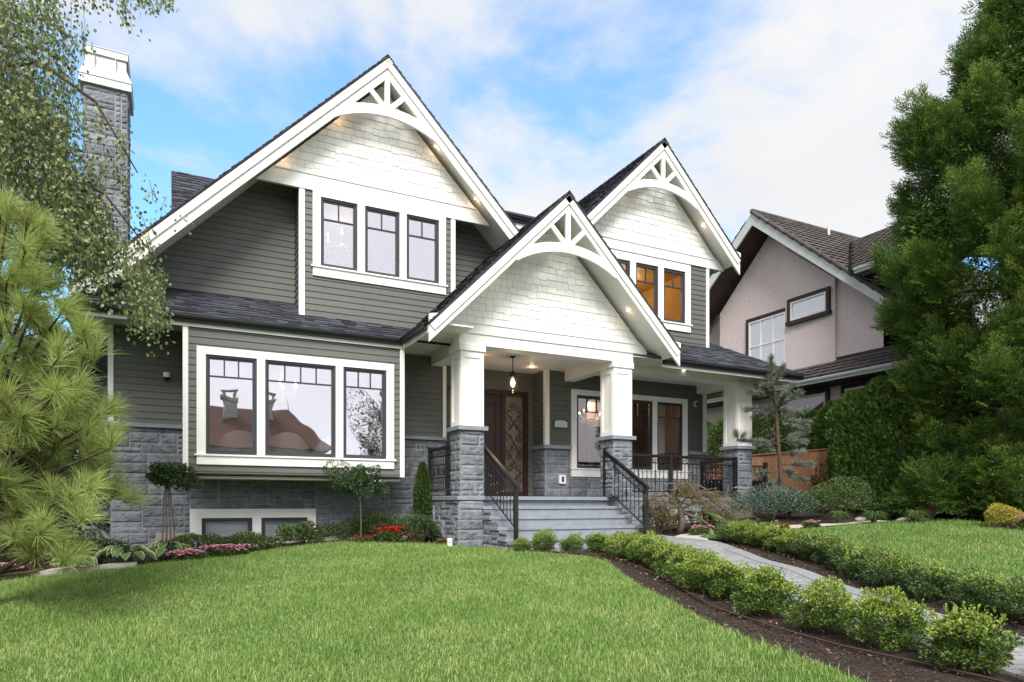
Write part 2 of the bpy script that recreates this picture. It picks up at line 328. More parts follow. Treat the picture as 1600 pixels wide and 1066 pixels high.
def shingles(mb, poly, O, U, V, Nn, e, wr, stag, th, gap=0.004, m=0, mback=None, seed=1):
    """staggered shingles over a convex outline given in (u, v) along U and V"""
    r = random.Random(seed); O, U, V, Nn = map(Vector, (O, U, V, Nn)); poly = ccw(poly)
    if mback is not None: mb.add([O + U * a + V * b for a, b in poly], [tuple(range(len(poly)))], mback)
    x0, x1 = min(p[0] for p in poly), max(p[0] for p in poly); z0, z1 = min(p[1] for p in poly), max(p[1] for p in poly)
    k = 0
    while z0 + k * e < z1:
        vz = z0 + k * e; x = x0 - r.random() * wr[1]; k += 1; row = 0.0015 * (k % 2)
        while x < x1:
            ww = r.uniform(*wr); s = r.choice(stag); t = th * r.uniform(0.8, 1.25)
            p = cliprect(poly, x, x + ww - gap, vz - s, vz + e - 0.001); x += ww
            if not p: continue
            f = [O + U * a + V * b + Nn * (0.004 + row + t * max(0.0, 1 - (b - vz + s) / (e * 1.25))) for a, b in p]
            g = [O + U * a + V * b + Nn * 0.001 for a, b in p]; n = len(f)
            mb.add(f + g, [tuple(range(n))] + [(i, i + n, (i + 1) % n + n, (i + 1) % n) for i in range(n)], m)
def stones(mb, w, h, O, U, Nn, unit=0.098, seed=1, rough=0.015, m=0, mm=1, u0=0.0, sizes=None):
    """squared rubble: rock-faced blocks over a mortar sheet, w by h metres"""
    r = random.Random(seed); O, U, Nn = Vector(O), Vector(U), Vector(Nn); Z = Vector((0, 0, 1))
    mb.add([O, O + U * w, O + U * w + Z * h, O + Z * h], [(0, 1, 2, 3)], mm)
    nx, nz = max(1, round(w / unit)), max(1, round(h / unit)); ux, uz = w / nx, h / nz; occ = [[0] * nz for _ in range(nx)]
    sizes = sizes or [(5, 2), (6, 2), (5, 2), (4, 2), (5, 2), (6, 2), (3, 2), (6, 2), (5, 1)]
    for k in range(nz):
        for i in range(nx):
            if occ[i][k]: continue
            opt = sizes[:]; r.shuffle(opt)
            for a, b in opt + [(1, 1)]:
                a = min(a, nx); b = min(b, nz)
                if i + a <= nx and k + b <= nz and all(not occ[p][q] for p in range(i, i + a) for q in range(k, k + b)): break
            for p in range(i, i + a):
                for q in range(k, k + b): occ[p][q] = 1
            j = 0.0048; x0, x1, z0, z1 = i * ux + j, (i + a) * ux - j, k * uz + j, (k + b) * uz - j
            gx, gz = max(3, int((x1 - x0) / 0.035) + 1), max(3, int((z1 - z0) / 0.03) + 1)
            sx, sy, sz = r.random() * 90, r.random() * 90, r.random() * 90; base = r.uniform(0.010, 0.020)
            dv = (r.uniform(-.6, .6), r.uniform(-.2, .9))
            vs = []
            for q in range(gz + 1):
                for p in range(gx + 1):
                    fx, fz = p / gx, q / gz; edge = min(1.0, 5 * min(fx, 1 - fx, fz, 1 - fz))
                    pt = Vector((sx + fx * a * 0.9, sy + fz * b * 1.5, sz))
                    d = noise.noise(pt * 1.3) + 0.6 * abs(noise.noise(pt * 3.1)) + 0.35 * noise.noise(pt * 6.3) + dv[0] * (fx - .5) + dv[1] * (fz - .5)
                    o = base + (rough * d + 0.006) * edge if edge > 0 else 0.004
                    vs.append(O + U * (x0 + fx * (x1 - x0)) + Z * (z0 + fz * (z1 - z0)) + Nn * max(o, 0.003))
            # short return so that the block sits in the mortar
            fs = [(q * (gx + 1) + p, q * (gx + 1) + p + 1, (q + 1) * (gx + 1) + p + 1, (q + 1) * (gx + 1) + p) for q in range(gz) for p in range(gx)]
            mb.add(vs, fs, m)
def at(u, v, d):
    """the point that lies d metres in front of the lens along this line of sight"""
    a = (u - 800.0) / 1060.0; c, s = math.cos(YAW), math.sin(YAW)
    return Vector((d * (s + a * c), d * (c - a * s), EYE + d * (788.0 - v) / 1060.0))
def sstep(t): t = min(1.0, max(0.0, t)); return t * t * (3 - 2 * t)
def gz(x, y):
    z = -0.16 + 0.058 * max(-6, min(x, 22)) + 0.045 * max(-4, min(y, 20))
    return z + 0.15 * sstep((5.2 - x) / 2.5) * sstep((y - 7) / 5)

# ================================================================== the ground
def drape(name, outline, lift, mat, res=0.5, rough=0.0, kind='structure', seed=0):
    xs_ = [p[0] for p in outline]; ys_ = [p[1] for p in outline]
    pts = [Vector(p) for p in outline]; n = len(pts)
    dense = []
    for i in range(n):
        a, b = pts[i], pts[(i + 1) % n]; k = max(1, int((b - a).length / res))
        dense += [a + (b - a) * (j / k) for j in range(k)]
    pip = inside(np.array([(p.x, p.y) for p in dense]))
    gx, gy = np.meshgrid(np.arange(min(xs_), max(xs_), res), np.arange(min(ys_), max(ys_), res))
    g = np.stack([gx.ravel(), gy.ravel()], 1) + rng.uniform(-.2, .2, (gx.size, 2)) * res
    g = g[pip(g)]
    allp = dense + [Vector((float(a), float(b))) for a, b in g]
    vs, _, fs, *_ = delaunay_2d_cdt(allp, [], [list(range(len(dense)))], 1, 1e-5)
    mb = MB(); mb.add([(p.x, p.y, gz(p.x, p.y) + lift + (rough * (noise.noise(Vector((p.x * 5, p.y * 5, seed))) + .6 * noise.noise(Vector((p.x * 14, p.y * 14, seed)))) if rough else 0)) for p in vs], [tuple(f) for f in fs])
    return tag(mb.build(name, mat, smooth=True), kind=kind)
def inside(poly):
    def f(p):
        x, y = p[:, 0], p[:, 1]; r = np.zeros(len(p), bool); n = len(poly)
        for i in range(n):
            x0, y0 = poly[i]; x1, y1 = poly[(i + 1) % n]
            if y0 == y1: continue
            r ^= ((y0 > y) != (y1 > y)) & (x < (x1 - x0) * (y - y0) / (y1 - y0) + x0)
        return r
    return f
def ground_sheet():
    ax = [-600, -200, -90, -45, -26, -16, -10] + [i * 1.0 for i in range(-8, 24)] + [27, 34, 45, 70, 130, 300, 700]
    ay = [-600, -200, -90, -45, -25, -14, -8] + [i * 1.0 for i in range(-5, 22)] + [25, 32, 45, 70, 130, 300, 700]
    mb = MB(); nx = len(ax)
    mb.add([(x, y, gz(x, y) - .06) for y in ay for x in ax], [(j * nx + i, j * nx + i + 1, (j + 1) * nx + i + 1, (j + 1) * nx + i) for j in range(len(ay) - 1) for i in range(nx - 1)])
    return tag(mb.build('ground', 'field', smooth=True), kind='structure')
ground_sheet()
LAWN_L = [(-8, -2.5), (-8, 11.0), (-3.4, 11.4), (-2.3, 11.5), (-1.2, 11.9), (-0.5, 12.05), (0.3, 12.25), (1.2, 12.5), (1.9, 12.85), (2.7, 12.9), (3.9, 12.6), (4.7, 12.2), (5.15, 11.4), (5.45, 10.8), (5.85, 9.95), (6.12, 9.36), (6.0, 8.6), (5.73, 8.03), (5.17, 6.6), (4.73, 5.31), (4.46, 4.22), (4.33, 3.2), (4.1, 1.6), (3.7, -0.5), (3.4, -2.5)]
PATH_N = [(5.35, 10.85), (5.75, 10.62), (6.4, 10.0), (7.2, 9.6), (7.42, 9.1), (7.36, 8.56), (6.89, 7.34), (6.37, 6.23), (6.0, 5.2), (5.82, 4.35), (5.54, 3.51), (5.3, 2.59), (4.95, 1.2), (4.6, -0.5), (4.3, -2.5)]
PATH_F = [(8.85, 10.85), (8.9, 10.2), (9.0, 9.5), (8.88, 9.13), (8.41, 8.16), (7.94, 7.26), (7.7, 6.38), (7.21, 5.5), (6.84, 4.54), (6.59, 3.87), (6.34, 3.1), (6.0, 1.2), (5.7, -0.5), (5.5, -2.5)]
LAWN_R = [(9.3, 8.6), (9.65, 9.5), (10.4, 10.0), (11.5, 9.75), (13.0, 9.7), (14.1, 9.45), (14.9, 9.15), (15.2, 8.7), (14.9, 8.0), (14.3, 7.2), (14.2, 6.5), (15.4, 5.2), (17.5, 4.6), (17.5, -2.5), (6.5, -2.5), (6.62, 0), (6.95, 2.2), (7.15, 3.3), (7.65, 4.4), (8.1, 5.3), (8.7, 6.4), (9.15, 7.6)]
LAWN_S = [(9.2, 9.75), (9.25, 10.15), (9.6, 10.35), (9.95, 10.1), (9.5, 9.8), (9.2, 9.45)]
BED = [(-9, -2.6), (-9, 16), (-1.0, 16.5), (0, 14.3), (5, 14.3), (18.2, 14.6), (18.2, -2.6)]
drape('soil', BED, 0.004, 'soil', 0.12, 0.026)
drape('lawn', LAWN_L, 0.030, 'turf', 0.4)
drape('lawn', LAWN_R, 0.030, 'turf', 0.4)
drape('lawn', LAWN_S, 0.030, 'turf', 0.3)

def pavermat():
    m, t, b = newmat('concrete_pavers'); N = t.nodes; L = t.links.new
    co = N.new('ShaderNodeTexCoord'); mp = N.new('ShaderNodeMapping'); mp.inputs['Rotation'].default_value = (0, 0, math.radians(32)); L(co.outputs['Object'], mp.inputs[0])
    br = N.new('ShaderNodeTexBrick'); L(mp.outputs[0], br.inputs[0]); br.inputs['Scale'].default_value = 1.0
    br.inputs['Brick Width'].default_value = 0.22; br.inputs['Row Height'].default_value = 0.11; br.inputs['Mortar Size'].default_value = 0.005
    br.inputs['Color1'].default_value = (0.20, 0.21, 0.23, 1); br.inputs['Color2'].default_value = (0.29, 0.29, 0.295, 1); br.inputs['Mortar'].default_value = (0.09, 0.09, 0.09, 1); br.inputs['Bias'].default_value = -0.1
    nz = N.new('ShaderNodeTexNoise'); nz.inputs['Scale'].default_value = 12; L(co.outputs['Object'], nz.inputs['Vector'])
    mx = N.new('ShaderNodeMix'); mx.data_type = 'RGBA'; mx.blend_type = 'OVERLAY'; mx.inputs[0].default_value = 0.35; L(br.outputs[0], mx.inputs[6]); L(nz.outputs['Fac'], mx.inputs[7])
    L(mx.outputs[2], b.inputs['Base Color']); b.inputs['Roughness'].default_value = 0.85
    bp = N.new('ShaderNodeBump'); bp.inputs['Strength'].default_value = 0.5; bp.inputs['Distance'].default_value = 0.01; L(br.outputs['Fac'], bp.inputs['Height']); bp.invert = True
    L(bp.outputs[0], b.inputs['Normal']); return m
M['paver'] = pavermat(); M['border'] = pm('path_border_pavers', (0.22, 0.23, 0.25), 0.85, 0.12, 8, 0.3, 60)
def strip(name, a, b, lift, mat, sub=3):
    mb = MB(); n = min(len(a), len(b)); rows = []
    def res(l, k):
        d = [0.0]
        for p, q in zip(l, l[1:]): d.append(d[-1] + math.dist(p, q))
        o = []
        for i in range(k):
            t = d[-1] * i / (k - 1); j = max(0, min(len(l) - 2, next((x for x in range(len(d) - 1) if d[x + 1] >= t), len(l) - 2)))
            f = (t - d[j]) / (d[j + 1] - d[j]); o.append((l[j][0] + f * (l[j + 1][0] - l[j][0]), l[j][1] + f * (l[j + 1][1] - l[j][1])))
        return o
    k = 44; A, B = res(a, k), res(b, k)
    for p, q in zip(A, B): rows.append([(p[0] + (q[0] - p[0]) * i / sub, p[1] + (q[1] - p[1]) * i / sub) for i in range(sub + 1)])
    vs = [(x, y, gz(x, y) + lift) for r_ in rows for x, y in r_]; c = sub + 1
    mb.add(vs, [(j * c + i, j * c + i + 1, (j + 1) * c + i + 1, (j + 1) * c + i) for j in range(k - 1) for i in range(sub)])
    return mb, A, B
mbp, PA, PB = strip('path', PATH_N, PATH_F, 0.040, 'paver')
for side, l in ((1, PA), (-1, PB)):                             # thickness at both edges
    o = len(mbp.v); mbp.add([(x, y, gz(x, y) + h) for x, y in l for h in (0.040, -0.03)], [(2 * i, 2 * i + 1, 2 * i + 3, 2 * i + 2) for i in range(len(l) - 1)])
tag(mbp.build('path', 'paver'), kind='structure')
inn = [(p[0] + (q[0] - p[0]) * 0.80, p[1] + (q[1] - p[1]) * 0.80) for p, q in zip(PA, PB)]
mbq, *_ = strip('path_border', inn[8:], PB[8:], 0.046, 'border', 2); tag(mbq.build('path_border', 'border'), kind='structure')
drape('footpath', [(9.02, 9.62), (8.95, 10.55), (9.3, 10.75), (9.9, 10.75), (11.6, 10.75), (13.0, 10.2), (14.3, 9.9), (14.3, 9.62), (13.0, 9.85), (11.4, 10.05), (10.3, 10.45), (9.6, 10.45)], 0.024, 'kerbstone', 0.3)
drape('road', [(-60, -14), (-60, -7), (60, -7), (60, -14)], 0.02, 'asphalt', 4.0)

# ================================================================== the house
house = empty('house', (6.5, 14.0, 0.8), 'green grey craftsman house with white shingled gables, stone base and columned front porch', 'house')
H = house
W0 = 13.9                                                        # main front wall
RW = 14.2                                                        # front wall behind the right-hand porch
# ---- stone walling
mb = MB()
stones(mb, 1.26, 1.85, (-0.90, W0, 0.20), (1, 0, 0), (0, -1, 0), seed=3)                     # left of the basement window
stones(mb, 1.15, 0.835, (-0.90, W0, 2.05), (1, 0, 0), (0, -1, 0), seed=4)                   # left of the bay
stones(mb, 2.277, 0.64, (0.36, W0, 1.41), (1, 0, 0), (0, -1, 0), seed=5)                    # between basement window and bay
stones(mb, 1.523, 1.55, (2.637, W0, 0.50), (1, 0, 0), (0, -1, 0), seed=6)
stones(mb, 0.78, 2.39, (4.16, W0, 0.50), (1, 0, 0), (0, -1, 0), seed=7)                     # beside the porch
stones(mb, 0.48, 1.23, (4.94, W0, 1.66), (1, 0, 0), (0, -1, 0), seed=15)
mb.build('stone_wall', ['stone', 'mortar'], H); mb = MB()
stones(mb, 4.0, 2.5, (-0.90, 17.9, 0.25), (0, -1, 0), (-1, 0, 0), seed=8)                   # side wall
mb.build('stone_wall', ['stone', 'mortar'], H); mb = MB()
stones(mb, 0.70, 1.16, (8.10, RW, 1.68), (1, 0, 0), (0, -1, 0), seed=9)                     # pier right of the door
stones(mb, 0.60, 1.16, (8.10, RW + 0.60, 1.68), (0, -1, 0), (-1, 0, 0), seed=10)
stones(mb, 3.66, 0.50, (8.82, RW, 1.68), (1, 0, 0), (0, -1, 0), seed=11)                    # under the porch window
stones(mb, 0.66, 1.16, (12.50, RW, 1.68), (1, 0, 0), (0, -1, 0), seed=12)
stones(mb, 4.0, 1.16, (13.16, RW, 1.68), (0, 1, 0), (1, 0, 0), seed=13)
mb.build('stone_wall', ['stone', 'mortar'], H)
for q in ((-0.97, 0.24, W0 - 0.075, W0 + 0.02, 2.885, 2.955), (-0.975, -0.90, W0 + 0.022, 18.0, 2.885, 2.955), (4.16, 5.42, W0 - 0.08, W0 + 0.02, 2.89, 2.955),
          (8.02, 8.80, RW - 0.085, RW + 0.02, 2.845, 2.925), (8.022, 8.10, RW + 0.022, RW + 0.60, 2.845, 2.925), (12.515, 13.24, RW - 0.085, RW + 0.02, 2.845, 2.925)):
    mb = MB(); mb.box(*q); mb.build('wall_cap', 'sawn', H)                                  # sawn caps on the walling
for q in ((-0.2, 0.42, W0 - 0.10, W0 - 0.03, 0.25, 0.98), (2.75, 4.9, W0 - 0.13, W0 - 0.03, 0.3, 1.05)):
    mb = MB(); mb.box(*q); mb.build('footing', 'concrete', H)
# ---- porch foundation
mb = MB()
PB_ = 1.585                                                      # underside of the porch slab
stones(mb, 0.52, PB_ - 0.42, (4.94, 11.985, 0.42), (1, 0, 0), (0, -1, 0), seed=21)          # front of the left column base
stones(mb, 1.86, PB_ - 0.42, (4.94, 13.845, 0.42), (0, -1, 0), (-1, 0, 0), seed=22, sizes=[(3, 1), (4, 2), (2, 2), (1, 2), (2, 1), (5, 2), (2, 4)])
for k, (ya, z1) in enumerate(((11.985, 1.39), (11.62, 1.20), (11.29, 1.01), (10.96, 0.82))):  # cheek of the stair, stepping down
    yb = (11.62, 11.29, 10.96, 10.62)[k]
    stones(mb, ya - yb, z1 - 0.36, (5.455, ya, 0.36), (0, -1, 0), (-1, 0, 0), seed=23 + k, rough=.012)
mb.build('porch_base', ['stone', 'mortar'], H); mb = MB()
stones(mb, 0.33, PB_ - 0.5, (8.68, 11.985, 0.5), (1, 0, 0), (0, -1, 0), seed=30)
stones(mb, 0.60, PB_ - 0.5, (9.01, 11.985, 0.5), (0, 1, 0), (1, 0, 0), seed=31)
stones(mb, 4.22, PB_ - 0.6, (9.01, 12.585, 0.6), (1, 0, 0), (0, -1, 0), seed=32)
stones(mb, 4.0, PB_ - 0.6, (13.23, 12.585, 0.6), (0, 1, 0), (1, 0, 0), seed=33)
mb.build('porch_base', ['stone', 'mortar'], H)
mb = MB()
mb.bbox(4.90, 5.47, 11.94, 13.86, PB_, 1.66); mb.bbox(8.675, 9.05, 11.94, 14.18, PB_, 1.66); mb.box(5.47, 8.675, 12.24, 14.8, PB_ + .002, 1.66)
mb.box(9.05, 13.27, 12.55, 14.18, PB_ + .001, 1.658)
mb.build('porch_floor', 'sawn', H)
mb = MB()                                                        # the front stair
ty = (12.28, 11.95, 11.62, 11.29, 10.96, 10.63); tz = (1.66, 1.46, 1.265, 1.07, 0.875)
for k in range(1, 5): mb.bbox(5.415, 8.70, ty[k] - 0.02, ty[k] + 0.335 if k > 1 else 12.30, tz[k] - 0.055, tz[k], 0.006)
for k in range(5): mb.box(5.46, 8.665, ty[k] + 0.005 + (.04 if not k else 0), ty[k] + 0.32, (tz[k + 1] if k < 4 else 0.45) + .001, tz[k] - (0.056 if k else 0.076))
mb.box(8.666, 8.70, 11.99, 12.60, 0.5, PB_ - .003); mb.box(5.42, 5.458, 11.99, 12.60, 0.5, PB_ - .003)
mb.build('stair', 'sawn', H)
mb = MB(); mb.box(5.0, 13.2, 12.8, 14.1, 0.3, PB_ - 0.02); mb.box(5.5, 8.6, 12.62, 12.8, 0.3, PB_ - 0.02)
mb.build('porch_fill', 'concrete', H)

# ---- lapped siding
LAP = 0.122
mb = MB()
siding(mb, [(-0.90, 2.955), (0.24, 2.955), (0.24, 4.68), (-0.90, 4.68)], (0, W0, 0), (1, 0, 0), (0, -1, 0), LAP)
siding(mb, [(4.14, 2.955), (5.42, 2.955), (5.42, 4.70), (4.14, 4.70)], (0, W0, 0), (1, 0, 0), (0, -1, 0), LAP)
siding(mb, [(0.25, 2.04), (4.14, 2.04), (4.14, 4.56), (0.25, 4.56)], (0, 12.9, 0), (1, 0, 0), (0, -1, 0), LAP, holes=[(0.50, 3.88, 2.27, 4.17)])
siding(mb, [(0, 2.04), (1.0, 2.04), (1.0, 4.56), (0, 4.56)], (0.25, 13.9, 0), (0, -1, 0), (-1, 0, 0), LAP)
siding(mb, [(0, 2.04), (1.0, 2.04), (1.0, 4.56), (0, 4.56)], (4.14, 12.9, 0), (0, 1, 0), (1, 0, 0), LAP)
siding(mb, [(0, 2.955), (6, 2.955), (6, 4.8), (0, 4.8)], (-0.90, 19.9, 0), (0, -1, 0), (-1, 0, 0), LAP, holes=[(3.2, 4.6, 3.2, 4.4)])
# behind the porch
siding(mb, [(5.42, 1.66), (8.10, 1.66), (8.10, 4.74), (5.42, 4.74)], (0, 14.8, 0), (1, 0, 0), (0, -1, 0), LAP, holes=[(5.75, 7.95, 1.0, 4.27)])
siding(mb, [(0, 2.92), (0.62, 2.92), (0.62, 4.74), (0, 4.74)], (8.10, 14.82, 0), (0, -1, 0), (-1, 0, 0), LAP)
siding(mb, [(0, 1.66), (0.92, 1.66), (0.92, 4.74), (0, 4.74)], (5.42, 13.9, 0), (0, 1, 0), (1, 0, 0), LAP)
siding(mb, [(8.10, 2.92), (13.16, 2.92), (13.16, 4.74), (8.10, 4.74)], (0, RW, 0), (1, 0, 0), (0, -1, 0), LAP, holes=[(8.86, 12.45, 2.2, 4.29)])
siding(mb, [(0, 2.92), (4, 2.92), (4, 4.8), (0, 4.8)], (13.16, RW, 0), (0, 1, 0), (1, 0, 0), LAP)
mb.build('siding_wall', 'siding', H)
mb = MB(); mb.box(0.27, 4.12, 12.915, 13.86, 2.02, 2.05); mb.build('bay_underside', 'siding', H)
# upper storey, left gable
mb = MB()
XL, ZL = 3.85, 10.24
siding(mb, [(-1.2, 5.3), (2.26, 5.3), (2.26, 7.9), (1.55, 7.9), (-1.2, 5.15)], (0, 14.0, 0), (1, 0, 0), (0, -1, 0), LAP)
siding(mb, [(5.40, 5.3), (7.6, 5.3), (7.6, 6.5), (6.2, 7.9), (5.40, 7.9)], (0, 14.0, 0), (1, 0, 0), (0, -1, 0), LAP)
siding(mb, [(2.26, 5.0), (5.42, 5.0), (5.42, 7.58), (2.26, 7.58)], (0, 13.42, 0), (1, 0, 0), (0, -1, 0), LAP, holes=[(2.55, 5.16, 6.0, 7.54)])
siding(mb, [(0, 5.0), (0.6, 5.0), (0.6, 7.58), (0, 7.58)], (2.26, 14.0, 0), (0, -1, 0), (-1, 0, 0), LAP)
siding(mb, [(0, 5.0), (0.6, 5.0), (0.6, 7.58), (0, 7.58)], (5.42, 13.42, 0), (0, 1, 0), (1, 0, 0), LAP)
# right gable
XR, ZR = 10.35, 9.98
siding(mb, [(8.6, 5.2), (12.1, 5.2), (12.1, 7.42), (8.6, 7.42)], (0, 12.98, 0), (1, 0, 0), (0, -1, 0), LAP, holes=[(9.0, 11.44, 5.8, 7.15)])
siding(mb, [(0, 5.0), (4.0, 5.0), (4.0, 7.9), (0, 7.9)], (12.1, 12.98, 0), (0, 1, 0), (1, 0, 0), LAP)
siding(mb, [(0, 5.0), (4.0, 5.0), (4.0, 7.9), (0, 7.9)], (8.6, 16.98, 0), (0, -1, 0), (-1, 0, 0), LAP)
siding(mb, [(6.3, 5.5), (9.2, 5.5), (9.2, 8.22), (6.3, 8.22)], (0, 14.9, 0), (1, 0, 0), (0, -1, 0), LAP)
mb.build('upper_siding_wall', 'siding', H)
# ---- corner boards
for x0, x1, y, z0, z1 in ((-0.945, -0.86, W0, 2.956, 4.68), (0.225, 0.31, 12.9, 2.03, 4.55), (4.065, 4.155, 12.9, 2.03, 4.55), (2.235, 2.34, 13.42, 4.98, 7.565), (5.345, 5.445, 13.42, 5.0, 7.565),
                          (5.345, 5.425, W0, 2.956, 4.70), (8.085, 8.20, RW, 2.926, 4.74), (13.05, 13.175, RW, 2.926, 4.5), (12.03, 12.12, 12.98, 5.36, 7.42)):
    mb = MB(); mb.box(x0, x1, y - 0.030, y + 0.07, z0, z1); mb.build('corner_board', 'white', H)

# ---- gables: barge boards with arch and sunburst, shingled face, band, soffit, roof
def gable(xc, zc, tipL, tipR, yb, yw, vd, band, aw, ar, ac, shx, kick):
    """xc, zc apex of the barge top; yb barge front, yw face of the shingled wall; vd plumb depth of the board"""
    mb = MB(); t = 0.05
    for sgn, tip in ((-1, tipL), (1, tipR)):
        h = abs(tip - xc)
        if kick: pts = [(xc, zc), (xc + sgn * (h - .24), zc - h + .24), (xc + sgn * h, zc - h + .20), (xc + sgn * h, zc - h - vd - .0), (xc, zc - vd)]
        else: pts = [(xc, zc), (xc + sgn * h, zc - h), (xc + sgn * (h - .06), zc - h - 0.06), (xc + sgn * (h - vd + .0), zc - h - 0.0), (xc, zc - vd)] if False else [(xc, zc), (xc + sgn * h, zc - h), (xc + sgn * (h - vd + .02), zc - h - .02), (xc, zc - vd)]
        off = 0.0 if sgn < 0 else 0.001
        mb.xz(pts if sgn < 0 else pts[::-1], yb + off, yb + t)
        a = 0.095                                                # shadow moulding along the upper edge
        hh = h - (.24 if kick else 0)
        pts = [(xc, zc + .004), (xc + sgn * hh, zc - hh + .004), (xc + sgn * hh, zc - hh - a), (xc, zc - a)]
        mb.xz(pts if sgn < 0 else pts[::-1], yb - .022 + off, yb - .001)
        if kick:
            pts = [(xc + sgn * hh, zc - hh + .002), (xc + sgn * h, zc - h + .203), (xc + sgn * h, zc - h + .10), (xc + sgn * hh, zc - hh - a)]
            mb.xz(pts if sgn < 0 else pts[::-1], yb - .021 + off, yb - .001)
    ob = mb.build('barge_board', 'white', H)
    mb = MB()                                                    # arch, king post and struts
    hw, rise, th = aw; Rr = (hw * hw + rise * rise) / (2 * rise); cz = ac + rise - Rr; n = 20; a0 = math.asin(min(1, (hw + .0) / Rr))
    for i in range(n):
        p, q = -a0 + 2 * a0 * i / n, -a0 + 2 * a0 * (i + 1) / n
        f = lambda ang, r_: (xc + r_ * math.sin(ang), cz + r_ * math.cos(ang))
        mb.xz([f(p, Rr + th), f(p, Rr), f(q, Rr), f(q, Rr + th)][::1], yb + .004, yb + t + .004)
    hub = ac + rise + th * 0.6
    mb.xz([(xc - .052, zc - vd + .05), (xc - .052, hub), (xc + .052, hub), (xc + .052, zc - vd + .05)], yb + .007, yb + t + .007)
    L_ = (zc - vd - hub) * 0.7071 + .1
    for sgn in (-1, 1):
        d = Vector((sgn * .7071, .7071)); nn = Vector((-d.y, d.x)) * .048; p0 = Vector((xc, hub)); p1 = p0 + d * L_
        q = [tuple(p0 + nn), tuple(p0 - nn), tuple(p1 - nn), tuple(p1 + nn)]
        mb.xz(q, yb + .010, yb + t + .010)
    mb.build('gable_truss', 'white', H)
    mb = MB()                                                    # shingled face
    zb = band[1]; half = zc - .30 - zb
    poly = [(-half, 0), (half, 0), (0, half)]
    shingles(mb, poly, (xc, yw, zb), (1, 0, 0), (0, 0, 1), (0, -1, 0), 0.135, (0.10, 0.24), (0, 0, .0, .026), 0.013, 0.005, 0, 0, seed=int(zc * 100))
    mb.build('gable_shingles', 'shingle_white', H)
    mb = MB(); hb = zc - .30 - band[0]; hb2 = zc - .30 - band[1]
    mb.xz([(xc - hb2, band[1]), (xc - hb, band[0]), (xc + hb, band[0]), (xc + hb2, band[1])], yw - .045, yw + .02)
    mb.xz([(xc - hb2 + .03, band[1] + .012), (xc - hb2, band[1] - .02), (xc + hb2, band[1] - .02), (xc + hb2 - .03, band[1] + .012)], yw - .062, yw - .046)
    mb.build('gable_band', 'white', H)
def slope_roof(name, O, U, V, poly, seed, th=0.16, soffit=True):
    """a pitched roof: shingles on top, boarded soffit below; poly in (u along eave, v up the slope)"""
    O, U, V = Vector(O), Vector(U).normalized(), Vector(V).normalized(); Nn = U.cross(V).normalized()
    if Nn.z < 0: Nn = -Nn
    mb = MB(); shingles(mb, poly, O, U, V, Nn, 0.145, (0.14, 0.32), (0, 0, 0.03, .055), 0.019, 0.003, 0, 0, seed=seed)
    f = [O + U * a + V * b for a, b in ccw(poly)]
    mb.prism([p - Nn * .002 for p in f], Nn * -0.035, 0)
    ob = mb.build(name, 'roof', H)
    if soffit:
        mb = MB(); n = 0
        us = [p[0] for p in poly]
        mb.prism([p - Nn * .04 for p in f], Nn * -(th - .04), 0)
        mb.build('soffit', 'soffit', H)
    return ob
s2 = math.sqrt(2)
gable(XL, ZL, -1.42, 6.95, 13.0, 13.42, 0.36, (7.55, 7.86), (1.05, 0.285, 0.19), None, 8.845, None, False)
gable(XR, ZR, 7.95, 12.76, 12.55, 12.98, 0.33, (7.42, 7.66), (1.01, 0.27, 0.17), None, 8.615, None, True)
gable(7.0, 7.55, 4.12, 9.80, 11.35, 12.02, 0.29, (4.79, 5.00), (1.12, 0.325, 0.18), None, 6.10, None, True)
def pair(xc, zc, tipL, tipR, y0, y1, seed):
    dz = .055
    hL, hR = xc - tipL, tipR - xc
    slope_roof('roof', (tipL, y1, zc - hL + dz), (0, -1, 0), (1, 0, 1), [(0, 0), (y1 - y0, 0), (y1 - y0, hL * s2), (0, hL * s2)], seed)
    slope_roof('roof', (tipR, y0, zc - hR + dz), (0, 1, 0), (-1, 0, 1), [(0, 0), (y1 - y0, 0), (y1 - y0, hR * s2), (0, hR * s2)], seed + 1)
    mb = MB()
    nseg = int((y1 - y0) / .2)
    for i in range(nseg):                                        # ridge caps
        ya = y0 - .01 + i * .2
        for s_ in (-1, 1): mb.prism([(xc, ya, zc + dz + .035), (xc, ya + .23, zc + dz + .022), (xc + s_ * .13, ya + .23, zc + dz + .022 - .13), (xc + s_ * .13, ya, zc + dz + .035 - .13)], (0, 0, -.012))
    mb.build('ridge_cap', 'roof', H)
pair(XL, ZL, -1.44, 6.97, 12.97, 20.0, 51)
pair(XR, ZR, 7.93, 12.78, 12.52, 19.0, 53)
pair(7.0, 7.55, 4.10, 9.82, 11.32, 14.2, 55)
# lower roofs, pitch 0.6
P6 = math.hypot(1, .6)
slope_roof('roof', (-1.5, 12.75, 4.72), (1, 0, 0), (0, 1, .6), [(0, 0), (6.9, 0), (6.9, 1.5 * P6), (0.9, 1.5 * P6)], 61, 0.10, False)
slope_roof('roof', (9.4, 11.80, 4.72), (1, 0, 0), (0, 1, .6), [(0, 0), (4.76, 0), (2.7, 2.06 * P6), (0, 2.06 * P6)], 62, 0.10, False)
slope_roof('roof', (14.16, 11.80, 4.72), (0, 1, 0), (-1, 0, .6), [(0, 0), (6, 0), (6, 2.06 * P6), (2.06, 2.06 * P6)], 63, 0.10, False)
slope_roof('roof', (-1.5, 19.5, 4.72), (0, -1, 0), (1, 0, .6), [(0, 0), (6.75, 0), (5.85, 0.9 * P6), (0, .9 * P6)], 64, 0.10, False)
slope_roof('roof', (0.07, 15.6, 7.0), (1, 0, 0), (0, 1, 1), [(0, 0), (6.0, 0), (6.0, 2.4 * s2), (0, 2.4 * s2)], 65, 0.12, True)
